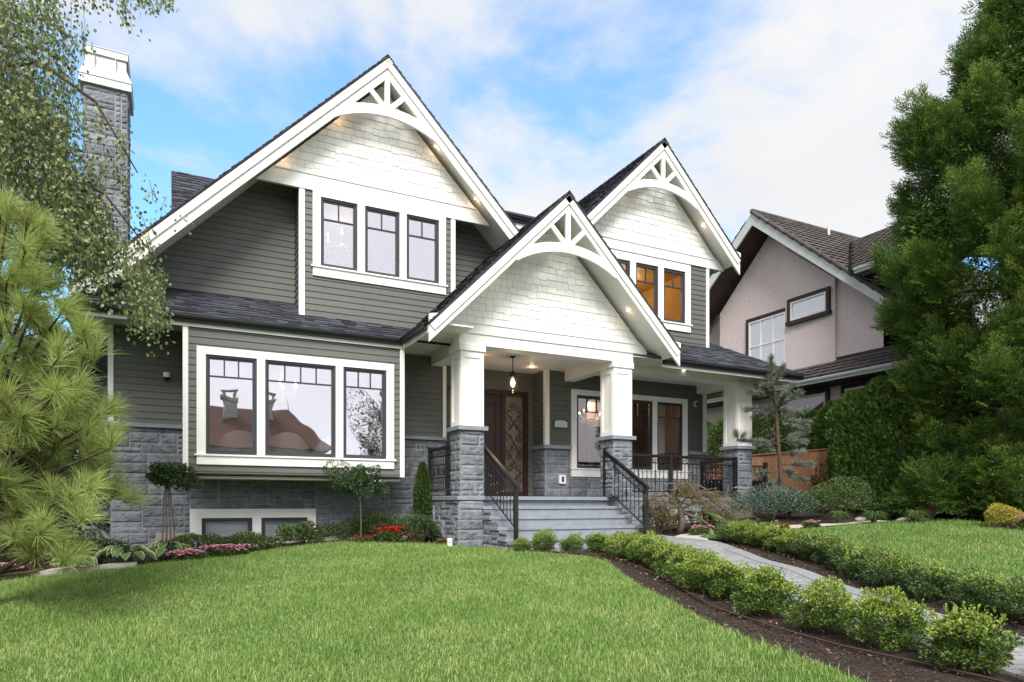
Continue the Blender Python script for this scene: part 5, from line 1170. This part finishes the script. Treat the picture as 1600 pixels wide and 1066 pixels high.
# ---- hostas
def hosta(x, y, n, ln, label, seed, hgt=.3):
    g = random.Random(seed); mb = MB()
    for k in range(n):
        a = g.random() * 6.28; rr = g.uniform(.25, 1.0); L_ = ln * g.uniform(.75, 1.15); W_ = L_ * g.uniform(.52, .66)
        b = Vector((math.cos(a) * .10 * rr, math.sin(a) * .10 * rr, .02)); d = Vector((math.cos(a), math.sin(a), 0)); s = Vector((-d.y, d.x, 0)); st = b + d * (.22 * rr * ln / .2) + Vector((0, 0, hgt * (1.15 - .55 * rr)))
        mb.tube([tuple(b), tuple(b * .5 + st * .5 + Vector((0, 0, .02))), tuple(st)], .004, 4)
        nseg = 6; prev = None
        for j in range(nseg + 1):
            t = j / nseg; w_ = W_ * .5 * max(0.0, math.sin(math.pi * min(1, t * .93 + .07)) ** .75) if j < nseg else .001
            c_ = st + d * L_ * t + Vector((0, 0, .10 * L_ * math.sin(t * 2.2) - .55 * L_ * t * t)); e_ = Vector((0, 0, .25 * w_))
            cur = [c_ - s * w_ + e_, c_ - s * w_ * .80 + e_ * .6, c_, c_ + s * w_ * .80 + e_ * .6, c_ + s * w_ + e_]
            if prev: 
                for i in range(4): mb.add([prev[i], prev[i + 1], cur[i + 1], cur[i]], [(0, 1, 2, 3)], 2 if i in (0, 3) else 1)
            prev = cur
    o = mb.build('hosta', ['hosta', 'hosta', 'hosta_edge'], smooth=True); o.location = (x, y, gz(x, y)); tag(o, label, 'hosta', 'variegated hostas')
hosta(-1.35, 12.28, 34, .24, 'cream edged hosta at the left end, beside the big pine', 1); hosta(-0.62, 12.42, 38, .25, 'cream edged hosta behind the curved edging stone', 2); hosta(-0.02, 12.62, 28, .22, 'cream edged hosta before the left topiary', 3)
hosta(10.0, 11.1, 40, .30, 'large white edged hosta under the weeping maple', 4, .42)
# ---- standard topiaries and the little column by the porch
def topiary(x, y, h, r_, label, seed, flowers=False, multi=1):
    g = random.Random(seed); mb = MB()
    for k in range(multi):
        ox, oy = (k - (multi - 1) / 2) * .07, .03 * math.sin(k * 2); mb.tube([(ox, oy, -.02), (ox * .8 + .01, oy, h * .35), (ox * .5 - .01, oy * .5, h * .72), (0, 0, h)], [.016, .013, .012, .008], 6)
    for k in range(14): a = g.random() * 6.28; mb.tube([(0, 0, h - r_ * .6), (r_ * .7 * math.cos(a), r_ * .7 * math.sin(a), h + r_ * g.uniform(-.3, .5))], [.007, .003], 4)
    me = bush_mesh('crown', r_ * 1.12, r_ * 1.05, r_ * 1.55, 5200, .055, .026, ['shrub_dk', 'shrub'], seed, -.75, .3, .25, .34, .6, 3.4); me.transform(__import__('mathutils').Matrix.Translation((0, 0, h - r_ * .78)))
    parts = [('crown', me), ('trunk', mdata(mb, 'trunk', 'grey_bark', True))]
    if flowers:
        gg = np.random.default_rng(seed); k = 26; d = randdir(k, gg); d[:, 2] = np.abs(d[:, 2]) * .8 - .1; c_ = d * r_ * 1.12 + np.array([0, 0, h]); vs, fs, mi = quads(*[(leaf_arrays(c_, unit(d + gg.normal(size=(k, 3)) * .7), d, np.full(k, .04), np.full(k, .03)), 0) for _ in range(4)])
        fm = bpy.data.meshes.new('blossom'); fm.from_pydata(vs, [], fs); fm.update(); fm.materials.append(M['mauve']); parts.append(('blossom', fm))
    return plant('standard_shrub', x, y, parts, label, 'shrub')
topiary(0.0, 12.75, 1.42, .31, 'dark ball headed standard shrub on several thin stems left of the bay', 31, multi=4)
topiary(3.22, 12.62, 1.20, .40, 'loose ball headed standard shrub with mauve flowers on a single slim stem', 33, flowers=True)
# ---- scale-leaved conifers
def sprays(P, out_, ln, nb_, spread, g, wd=.022, droop=-.1):
    """every spray is a small flat fan of nb_ pointed blades"""
    qs = []; k = len(P); side = unit(np.cross(out_, randdir(k, g)))
    nr = unit(np.cross(out_, side))
    for j in range(nb_):
        f = (j - (nb_ - 1) / 2) / max(1, (nb_ - 1) / 2); d = unit(out_ + side * f * spread + g.normal(size=(k, 3)) * .12 + np.array([0, 0, droop]))
        L_ = ln * g.uniform(.7, 1.2, k) * (1 - .35 * abs(f)); qs.append(leaf_arrays(P, d, nr, L_, np.full(k, wd) * g.uniform(.8, 1.3, k), .1))
    return np.concatenate(qs)
def column_mesh(name, r_, h, n, seed, mat, ln=.13, taper=.6, amp=.10, pw=.55):
    g = np.random.default_rng(seed); t = g.random(n); a = g.uniform(0, 6.28, n)
    prof = r_ * np.where(t < .12, .75 + 2.0 * t, 1.0) * np.clip(1 - np.maximum(0, t - taper) / (1.02 - taper), 0, 1) ** pw
    d0 = np.stack([np.cos(a), np.sin(a), np.zeros(n)], 1)
    lump = 1 + amp * (np.sin(a * 4 + t * 9 + seed) * .6 + np.sin(a * 7 - t * 21) * .5 + np.sin(t * 34 + a * 2) * .4)
    rad = prof * lump * (1 - .5 * g.random(n) ** 2.2); P = d0 * rad[:, None]; P[:, 2] = t * h
    o = unit(d0 * .75 + np.array([0, 0, .9]) + g.normal(size=(n, 3)) * .28)
    vs, fs, mi = quads((sprays(P, o, ln, 4, .45, g, .020, 0.05), 0)); me = bpy.data.meshes.new(name); me.from_pydata(vs, [], fs); me.update(); me.materials.append(M[mat]); return me
def trunk_mesh(h, r_, mat='bark'): mb = MB(); mb.tube([(0, 0, -.05), (.02, .01, h * .5), (0, 0, h * .93)], [r_, r_ * .7, r_ * .15], 7); return mdata(mb, 'trunk', mat, True)
def thuja(x, y, r_, h, n, label, seed, group='thujas of the boundary hedge', ln=.13):
    return plant('thuja', x, y, [('foliage', column_mesh('foliage', r_, h, n, seed, 'thuja', ln, .6 if r_ < .3 else .80, .10, .55 if r_ < .3 else .45)), ('trunk', trunk_mesh(h, .05))], label, 'tree', group)
thuja(4.72, 13.42, .17, 1.62, 2600, 'slim bright green column thuja at the corner of bay and porch', 41, None, .06)
thuja(15.55, 11.25, .74, 3.05, 9000, 'tall dense thuja at the right end of the cedar fence', 42)
thuja(15.95, 10.75, .85, 3.35, 9500, 'tallest broad thuja of the hedge beside the cypress', 43)
thuja(16.75, 12.75, .75, 2.95, 6500, 'rounded thuja behind the right end of the cedar fence', 44)
thuja(16.85, 14.0, .78, 2.75, 5500, 'thuja behind the middle of the cedar fence', 45)
thuja(16.85, 15.4, .80, 2.75, 5500, 'thuja behind the fence, partly hidden by the small pine', 46)
thuja(16.85, 16.9, .80, 2.75, 5000, 'thuja behind the fence near the porch column', 47)
thuja(16.4, 18.4, .9, 2.9, 5000, 'farthest thuja of the hedge, seen between porch wall and column', 48)
def plume(g, L_=.50):
    """one feathery spray along +x: axis, side branchlets, scale-leaved tips"""
    C_, D_, S_ = [], [], []
    nb_ = 12
    for k in range(nb_):
        s = .10 + .88 * k / (nb_ - 1); sd = 1 if k % 2 else -1; bl = L_ * .46 * (1 - .72 * s) + .03; ang = math.radians(g.uniform(34, 56)); d = np.array([math.cos(ang), sd * math.sin(ang), g.uniform(-.25, .25)])
        p0 = np.array([s * L_, 0, -.10 * L_ * s * s + g.uniform(-.012, .012)]); m = max(2, int(bl / .028))
        for j in range(m):
            p = p0 + d * bl * j / m; e = d + g.normal(size=3) * .30 + np.array([.25, 0, -.05]); C_.append(p); D_.append(e); S_.append(g.uniform(.055, .095))
    for k in range(8): C_.append(np.array([L_ * (.55 + .06 * k), 0, -.08 * L_])); D_.append(np.array([1, g.uniform(-.4, .4), g.uniform(-.3, .3)])); S_.append(.075)
    C_, D_, S_ = np.array(C_), unit(np.array(D_)), np.array(S_); nr = unit(np.array([0, 0, 1.0]) + g.normal(size=(len(C_), 3)) * .5)
    return leaf_arrays(C_, D_, nr, S_, S_ * .30, .1)
def plumes(P, O, g, smin=.8, smax=1.25, L_=.5):
    protos = [plume(g, L_) for _ in range(6)]; out_ = []
    X = unit(O); Y = unit(np.cross(X, randdir(len(P), g))); up = np.array([0, 0, 1.0]); Y0 = unit(np.cross(up, X) + 1e-6); Y = unit(Y0 + .55 * Y); Z = np.cross(X, Y); Y = np.cross(Z, X)
    sc2 = g.uniform(smin, smax, len(P)); idx = g.integers(0, 6, len(P))
    for k in range(6):
        m = np.where(idx == k)[0]; B = protos[k].reshape(-1, 3)
        if not len(m): continue
        W = (B[None, :, 0:1] * X[m][:, None] + B[None, :, 1:2] * Y[m][:, None] + B[None, :, 2:3] * Z[m][:, None]) * sc2[m][:, None, None] + P[m][:, None]
        out_.append(W.reshape(-1, 4, 3))
    return np.concatenate(out_)
def cypress():
    g = np.random.default_rng(61); gr = random.Random(61); base = at(1645, 800, 15.0); bx, by = base.x, base.y; bz = gz(bx, by)
    prof = [(0.3, 2.3), (1.2, 2.8), (2.2, 2.95), (3.0, 3.05), (4.2, 3.15), (5.4, 3.75), (6.6, 3.85), (7.4, 3.25), (8.4, 3.4), (9.3, 2.75), (10.3, 2.15), (11.4, 1.55), (12.6, .95), (13.6, .3)]
    zs_, rs_ = [p[0] for p in prof], [p[1] for p in prof]
    P_, O_, cl = [], [], []
    mbt = MB(); mbt.tube([(bx, by, bz - .1), (bx + .1, by, bz + 4), (bx, by + .05, bz + 9), (bx, by, bz + 12.6)], [.30, .24, .13, .03], 9)
    tipP, tipO = [], []
    for k in range(290):                                         # upswept limbs, each ending in a plume of clumps
        z = gr.uniform(.2, 12.6); a = gr.random() * 6.283; r1 = max(.25, np.interp(z + .5, zs_, rs_) - .42) * gr.choice((.72, .88, 1.0, 1.0, 1.07)) * gr.uniform(.94, 1.05); ca, sa = math.cos(a), math.sin(a)
        tip = np.array([bx + r1 * ca, by + r1 * sa, bz + z + .55]); rise = gr.uniform(.45, 1.0) * min(1.6, r1 + .3); root = np.array([bx + .22 * r1 * ca, by + .22 * r1 * sa, tip[2] - rise - .25])
        mid = (root + tip) / 2 + np.array([ca, sa, 0]) * .16 * r1 - np.array([0, 0, .18]); fat = gr.uniform(.85, 1.35); fresh = gr.random()
        if tip[0] > 17.1 and tip[1] > 10.2: continue
        for q in range(8):
            f = .42 + .58 * q / 7; c_ = (1 - f) ** 2 * root + 2 * f * (1 - f) * mid + f * f * tip; od = unit(2 * (1 - f) * (mid - root) + 2 * f * (tip - mid)); s = fat * (.40 - .26 * (q / 7) ** 1.5); m = int(7 + 26 * s)
            d = unit(randdir(m, g) * .9 + od * .25); c_ = c_ + g.normal(size=3) * .07; P_.append(c_ + d * s * g.uniform(.35, 1, (m, 1)) * np.array([1, 1, .8])); O_.append(unit(d * .62 + od * .85 + np.array([0, 0, .12])))
            mt = int(m * (.25 + .5 * fresh)); d = unit(randdir(mt, g) + od * .8 + np.array([0, 0, .3])); tipP.append(c_ + d * s * 1.02); tipO.append(unit(d * .5 + od * .9 + np.array([0, 0, .15])))
        if k % 6 == 0: mbt.tube([tuple(root), tuple(mid), tuple(tip * .8 + mid * .2)], [.05, .03, .012], 5)
    for k in range(420):                                         # inner branches
        z = gr.uniform(.5, 12.5); rr = np.interp(z, zs_, rs_) * gr.uniform(.35, .72); a = gr.random() * 6.283; c_ = np.array([bx + rr * math.cos(a), by + rr * math.sin(a), bz + z]); d = randdir(6, g)
        P_.append(c_ + d * .35); O_.append(unit(d + np.array([math.cos(a), math.sin(a), .3])))
    m = 60000; z = g.uniform(.3, 12.8, m); a = g.uniform(0, 6.283, m); rr = np.interp(z, zs_, rs_) * g.uniform(.45, .80, m); core = np.stack([bx + rr * np.cos(a), by + rr * np.sin(a), bz + z], 1); dd = unit(np.stack([np.cos(a), np.sin(a), g.uniform(-.6, .8, m)], 1) + g.normal(size=(m, 3)) * .4)
    core = leaf_arrays(core, dd, randdir(m, g), g.uniform(.09, .16, m), g.uniform(.025, .045, m))       # dense inner foliage
    P = np.concatenate(P_); O = np.concatenate(O_); vs, fs, mi = quads((core, 0), (plumes(P, O, g, .58, .92), 0), (plumes(np.concatenate(tipP), np.concatenate(tipO), g, .5, .8), 1))
    t = empty('cypress', (bx, by, bz), 'towering dark green cypress filling the right edge of the garden', 'tree')
    qmesh('crown', vs, fs, ['cyp', 'cyp_tip'], mi, parent=t); mbt.build('trunk', 'bark_red', t, True)
cypress()
def juniper(x, y, rx, ry, h, n, label, seed):
    g = np.random.default_rng(seed); d = randdir(n * 2, g); d = d[d[:, 2] > -.25][:n]; k = len(d); rad = (1 - .5 * g.random(k) ** 2) * lumpy(d, seed, .34, 4.2); P = d * rad[:, None] * np.array([rx, ry, h * .7]); P[:, 2] += h * .38
    vs, fs, mi = quads((plumes(P * .78, unit(d + np.array([0, 0, .35]) + g.normal(size=(k, 3)) * .4), g, .5, .8), 0)); me = bpy.data.meshes.new('foliage'); me.from_pydata(vs, [], fs); me.update(); me.materials.append(M['cyp'])
    plant('juniper', x, y, [('foliage', me), ('stem', mdata(twigs('stem', rx, ry, h, 40, 'bark', seed, r=.010), 'stem', 'bark_red'))], label, 'shrub')
p = at(1475, 812, 14.6); juniper(p.x + .35, p.y + .5, 1.05, .9, 1.25, 900, 'spreading juniper at the foot of the cypress', 71); p = at(1590, 806, 14.2); juniper(p.x + .7, p.y + .6, 1.0, .9, 1.3, 900, 'spreading juniper behind the golden shrub', 72)
# ---- pines
def tuft(c, d, n, ln, g, sp=.85, wd=.0032, back=.25):
    """a brush of needles around the end of a shoot"""
    d = unit(np.asarray(d, float)); r_ = randdir(n, g); r_ = unit(r_ - (r_ @ d)[:, None] * d); f = g.uniform(.1, 1, n)
    dd = unit(d * g.uniform(.15, 1.0, n)[:, None] + r_ * (sp * f)[:, None]); b = np.asarray(c) - d * (g.random(n) * back)[:, None]
    L_ = ln * g.uniform(.75, 1.1, n); s = unit(np.cross(dd, randdir(n, g))) * wd
    e = b + dd * L_[:, None] + np.array([0, 0, -1.0]) * (L_ * .10)[:, None]; m1 = b + dd * (L_ * .5)[:, None]
    return np.stack([b - s, b + s, m1 + s, m1 - s], 1), np.stack([m1 - s, m1 + s, e + s * .35, e - s * .35], 1)
def white_pine():
    g = np.random.default_rng(81); gr = random.Random(81)
    cen = [(35, 545), (110, 560), (108, 607), (170, 652), (188, 637), (75, 627), (35, 692), (105, 697), (152, 682), (60, 402), (90, 442), (50, 472), (95, 748), (50, 792), (190, 722), (200, 768), (165, 762), (125, 862), (100, 520), (142, 522), (30, 612), (5, 452), (62, 345), (20, 380), (12, 505),
           (62, 580), (142, 600), (140, 735), (75, 720), (20, 745), (100, 790), (150, 805), (60, 850), (20, 820), (-20, 560), (-30, 650), (-30, 420), (-20, 760), (120, 480), (70, 490), (40, 430), (85, 375), (30, 330), (130, 640), (60, 670), (180, 690), (110, 660), (5, 580), (5, 690), (150, 560), (85, 830)]
    t0 = at(-25, 905, 7.9); tx, ty = t0.x, t0.y; tz = gz(tx, ty); t = empty('pine', (tx, ty, tz), 'long needled bright green pine leaning in at the left edge', 'tree')
    mb = MB(); mb.tube([(tx, ty, tz - .1), (tx + .12, ty - .02, tz + 1.2), (tx + .05, ty, tz + 2.6), (tx, ty, tz + 4.2), (tx - .05, ty, tz + 5.0)], [.10, .085, .065, .035, .015], 8)
    A_, B_, K_ = [], [], []
    def tuf(p, d, ln):
        a, b = tuft(p, d, gr.randint(120, 190), ln, g, gr.uniform(.6, .95), .0019, .14); A_.append(a); B_.append(b); K_.append(np.full(len(a), 1 if gr.random() < .22 else 0, np.int32))
        dd_ = unit(np.asarray(d)); mb.tube([tuple(p), tuple(p + dd_ * .035)], [.006, .003], 5, 1)
    for k, (u_, v_) in enumerate(cen):
        for rep in range(2):
            d_ = 7.2 + gr.uniform(-.8, 1.1); p = np.array(at(u_ - 20 + gr.uniform(-22, 22) * (rep > 0), v_ + gr.uniform(-22, 22) * (rep > 0), d_)); hz_ = max(tz + .4, p[2] - gr.uniform(.25, .7))
            st = np.array([tx + .1, ty, hz_]); dr = p - st; dr = dr / np.linalg.norm(dr); tip = unit(dr * .75 + np.array([0, 0, .45]) + g.normal(size=3) * .22)
            mid = st + (p - st) * .55 + np.array([0, 0, -.06]); mb.tube([tuple(st), tuple(mid), tuple(p - tip * .1), tuple(p)], [.028, .018, .009, .005], 5)
            tuf(p, tip, gr.uniform(.24, .32))
            for q in range(2):
                m2 = mid + (p - mid) * gr.uniform(.1, .9); o = g.normal(size=3) * .16; o[2] = abs(o[2]); p2 = m2 + o; mb.tube([tuple(m2), tuple(p2)], [.007, .004], 4); tuf(p2, unit(dr * .5 + o / .16 * .5 + np.array([0, 0, .3])), gr.uniform(.2, .28))
    vs, fs, mi = quads((np.concatenate(A_), 0), (np.concatenate(B_), 0)); kk = np.concatenate(K_); qmesh('needles', vs, fs, ['needle', 'needle_old'], np.concatenate([kk, kk]), parent=t); mb.build('trunk', ['bark', 'terracotta'], t, True)
white_pine()
def blue_pine():
    g = np.random.default_rng(91); gr = random.Random(91); b0 = at(1221, 785, 16.4); tx, ty = b0.x, b0.y; tz = gz(tx, ty); D = 16.4
    t = empty('pine', (tx, ty, tz), 'small sparse blue grey pine between porch and cedar fence', 'tree'); mb = MB()
    P = lambda u_, v_, dd=0.0: np.array(at(u_, v_, D + dd))
    tr = [P(1221, 800), P(1220, 740), P(1216, 690), P(1213, 640), P(1207, 600), P(1205, 570)]; mb.tube([tuple(q) for q in tr], [.06, .05, .045, .035, .02, .008], 7)
    A_, B_ = [], []
    def shoot(p, q, ln, n=10, den=44):
        p, q = np.asarray(p), np.asarray(q); mb.tube([tuple(p), tuple((p + q) / 2 + np.array([0, 0, -.03])), tuple(q)], [.016, .010, .005], 5)
        d = unit(unit(q - p) + np.array([0, 0, .45]))
        for k in range(n):
            c_ = p + (q - p) * (.35 + .65 * (k + 1) / n); a, b = tuft(c_, d, den, ln, g, .75, .0050, .10); A_.append(a); B_.append(b)
    for (u0, v0), (u1, v1), dd in (((1205, 600), (1205, 558), 0), ((1207, 605), (1188, 572), .1), ((1207, 605), (1224, 572), -.1), ((1208, 620), (1170, 612), .2), ((1208, 625), (1192, 602), -.2), ((1209, 625), (1240, 600), .1), ((1210, 635), (1165, 640), -.1), ((1210, 640), (1178, 652), .3),
                               ((1211, 640), (1250, 612), -.3), ((1212, 650), (1262, 640), .2), ((1212, 655), (1265, 660), -.1), ((1213, 660), (1250, 668), .4), ((1214, 690), (1262, 672), .1), ((1214, 690), (1258, 690), -.3), ((1213, 640), (1232, 640), .3), ((1213, 645), (1196, 638), .3), ((1214, 695), (1180, 690), .4),
                               ((1216, 692), (1155, 688), -.2), ((1218, 705), (1195, 700), .3), ((1218, 712), (1255, 705), .2), ((1219, 725), (1268, 725), -.2), ((1219, 730), (1240, 742), .3), ((1219, 735), (1180, 742), -.1), ((1220, 740), (1260, 750), .2), ((1220, 745), (1200, 760), .3), ((1213, 640), (1228, 615), -.35), ((1211, 630), (1205, 600), -.3)):
        shoot(P(u0, v0), P(u1, v1, dd), .15)
    a_ = P(1155, 688, -.2); shoot(a_, P(1149, 675, -.2), .15, 3); shoot(a_, P(1163, 678, -.2), .13, 3)
    vs, fs, mi = quads((np.concatenate(A_), 0), (np.concatenate(B_), 0)); qmesh('needles', vs, fs, 'needle_blue', parent=t); mb.build('trunk', 'bark', t, True)
blue_pine()
def weeping_maple():
    g = np.random.default_rng(95); gr = random.Random(95); x0, y0 = 9.40, 10.95; z0 = gz(x0, y0); D = 13.9
    t = empty('weeping_maple', (x0, y0, z0), 'low twisted weeping maple with thin olive foliage beside the steps', 'tree'); mb = MB()
    P = lambda u_, v_, dd=0.0: np.array(at(u_, v_, D + dd)); base = np.array([x0, y0, z0 - .05])
    limbs = [[base, P(1066, 815), P(1063, 795), P(1050, 783), P(1038, 786)], [P(1064, 800), P(1060, 785), P(1040, 772), P(1020, 776), P(1012, 790)], [P(1062, 792), P(1072, 778), P(1058, 765), P(1036, 768), P(1045, 755), P(1062, 758)], [P(1064, 796), P(1085, 785), P(1110, 782), P(1140, 800), P(1165, 822)],
             [P(1066, 800), P(1095, 812), P(1120, 828), P(1150, 826), P(1170, 820)], [P(1062, 785), P(1050, 770), P(1070, 756), P(1095, 760), P(1120, 775)]]
    for k, l in enumerate(limbs):
        n = len(l); r0 = .085 if k == 0 else .035; mb.tube([tuple(q) for q in l], [r0 * (1 - .7 * i / (n - 1)) for i in range(n)], 7)
    A_ = []
    for k in range(260):
        u_ = gr.gauss(1082, 42); top = 752 + abs(u_ - 1075) * .40 + 9 * math.sin(u_ * .11) + 6 * math.sin(u_ * .23); v_ = top + abs(gr.gauss(0, 16)); dd = gr.uniform(-.6, .5); p = P(u_, v_, dd); q = p + np.array([gr.uniform(-.1, .1), gr.uniform(-.1, .1), -gr.uniform(.08, .30)])
        src = P(1055 + (u_ - 1060) * .45, 775, dd * .3)
        if k % 3 == 0: mb.tube([tuple(src), tuple((src + p) / 2 + np.array([0, 0, .05])), tuple(p), tuple(q)], [.010, .007, .004, .002], 4)
        m = 16; f = g.random((m, 1)); c_ = p + (q - p) * f + g.normal(size=(m, 3)) * .035; A_.append(leaf_arrays(c_, unit(np.array([0, 0, -.7]) + g.normal(size=(m, 3)) * .7), randdir(m, g), np.full(m, .055), np.full(m, .013)))
    vs, fs, mi = quads((np.concatenate(A_), 0)); qmesh('crown', vs, fs, 'olive', parent=t); mb.build('trunk', 'grey_bark', t, True)
weeping_maple()
# ---- birch with hanging twigs, trunk outside the picture on the left
def birch():
    g = np.random.default_rng(99); gr = random.Random(99); b0 = at(-210, 900, 8.6); tx, ty = b0.x, b0.y; tz = gz(tx, ty)
    t = empty('birch', (tx, ty, tz), 'weeping birch with trailing leafy twigs hanging in from the upper left', 'tree'); mb = MB()
    mb.tube([(tx, ty, tz - .1), (tx + .1, ty, tz + 3), (tx + .25, ty + .1, tz + 6), (tx + .3, ty, tz + 9.5)], [.20, .16, .11, .03], 10)
    mb.build('trunk', 'birch_bark', t, True); mb = MB(); A_ = []
    def strand(p, ln, drift, n):
        p = np.asarray(p); q = p + np.array([drift[0], drift[1], -ln]); mid = (p + q) / 2 + np.array([drift[0] * .25, drift[1] * .25, .0])
        mb.tube([tuple(p), tuple(mid), tuple(q)], [.004, .003, .0012], 4)
        f = g.random((n, 1)); c_ = (1 - f) ** 2 * p + 2 * f * (1 - f) * mid + f * f * q + g.normal(size=(n, 3)) * np.array([.055, .055, .03]); d = unit(np.array([0, 0, -.9]) + g.normal(size=(n, 3)) * .55)
        A_.append(leaf_arrays(c_, d, randdir(n, g), (.058 * g.uniform(.6, 1.15, n)), (.043 * g.uniform(.7, 1.1, n)), .1))
    def limb(pts, r0):
        mb.tube([tuple(q) for q in pts], [r0 * (1 - .85 * i / (len(pts) - 1)) for i in range(len(pts))], 6)
    D = 8.4
    limb([(tx + .2, ty, tz + 5.2), at(-60, 120, D), at(60, 95, D), at(150, 160, D), at(215, 270, D)], .05); limb([(tx + .25, ty, tz + 6.6), at(-40, -80, D), at(110, -70, D), at(230, -30, D)], .05)
    limb([(tx + .15, ty, tz + 4.0), at(-60, 260, D), at(60, 240, D), at(165, 305, D), at(240, 400, D)], .045); limb([(tx + .1, ty, tz + 3.2), at(-30, 380, D), at(90, 340, D), at(190, 370, D)], .03)
    def field(n, us, vs_, ln, lv, acc=lambda u_, v_: True):
        k = 0
        while k < n:
            u_, v_ = gr.uniform(*us), gr.uniform(*vs_)
            if not acc(u_, v_): continue
            strand(at(u_, v_, D + gr.uniform(-.9, .9)), gr.uniform(*ln), (gr.uniform(-.06, .14), gr.uniform(-.1, .1)), lv); k += 1
    field(190, (-60, 120), (-60, 190), (.5, 1.2), 50, lambda u_, v_: gr.random() < (1.15 - max(0, u_) / 125))
    field(210, (-60, 175), (120, 330), (.5, 1.0), 54, lambda u_, v_: u_ < 62 + (v_ - 100) * .42)
    field(135, (40, 200), (260, 395), (.4, .8), 52, lambda u_, v_: u_ < 120 + (v_ - 250) * .62)
    field(26, (200, 255), (400, 455), (.45, .72), 50); field(8, (205, 240), (355, 405), (.3, .5), 26); field(44, (85, 190), (130, 330), (.3, .6), 26); field(9, (180, 300), (268, 335), (.15, .3), 10)
    field(20, (175, 268), (-45, 8), (.15, .36), 22); field(9, (120, 190), (-50, -10), (.2, .4), 20); field(14, (60, 130), (0, 80), (.2, .4), 12)
    vs, fs, mi = quads((np.concatenate(A_), 0)); qmesh('crown', vs, fs, 'birch', parent=t); mb.build('twigs', 'bark', t, True)
birch()
# ---- dark backdrop laurels added left of the house to close bright gaps, and trees across the road
def big_bush(name, x, y, rx, ry, h, n, label, mat, seed, ln=.10, cat='tree', group=None):
    me = bush_mesh('crown', rx, ry, h, n, ln, ln * .5, [mat, mat], seed, -.8, .3, .3, .30, .5, 3.4); mb = MB(); mb.tube([(0, 0, -.1), (0, 0, h * .5)], [.16, .08], 8)
    return plant(name, x, y, [('crown', me), ('trunk', mdata(mb, 'trunk', 'bark', True))], label, cat, group)
big_bush('laurel', -3.4, 15.2, 1.5, 1.3, 4.6, 21000, 'dark laurel added as a backdrop behind the pine', 'shrub_dk', 301, .12, 'shrub'); big_bush('laurel', -4.9, 12.6, 1.0, 1.0, 3.6, 15000, 'dark laurel added as a backdrop between the pine and the birch trunk', 'shrub_dk', 306, .12, 'shrub'); big_bush('laurel', -9.0, 17.0, 2.6, 2.0, 4.0, 18000, 'broad dark laurel added as a backdrop far back on the left', 'shrub_dk', 307, .15, 'shrub'); big_bush('laurel', -2.0, 15.9, 1.0, 1.0, 4.3, 18000, 'dark laurel added to darken the gap by the left side wall of the house', 'shrub_dk', 308, .12, 'shrub'); big_bush('laurel', -6.2, 14.2, 1.9, 1.6, 5.2, 21000, 'dark laurel added as a backdrop behind the birch at the left edge', 'shrub_dk', 302, .12, 'shrub')
big_bush('street_tree', 13.5, -19, 2.2, 2.2, 8.2, 14000, 'leafy tree across the road, mirrored in the right bay pane', 'shrub_dk', 303, .16); big_bush('street_tree', -7, -22, 3.2, 3, 8.5, 12000, 'leafy tree across the road left of the mirrored house', 'shrub_dk', 304, .2)
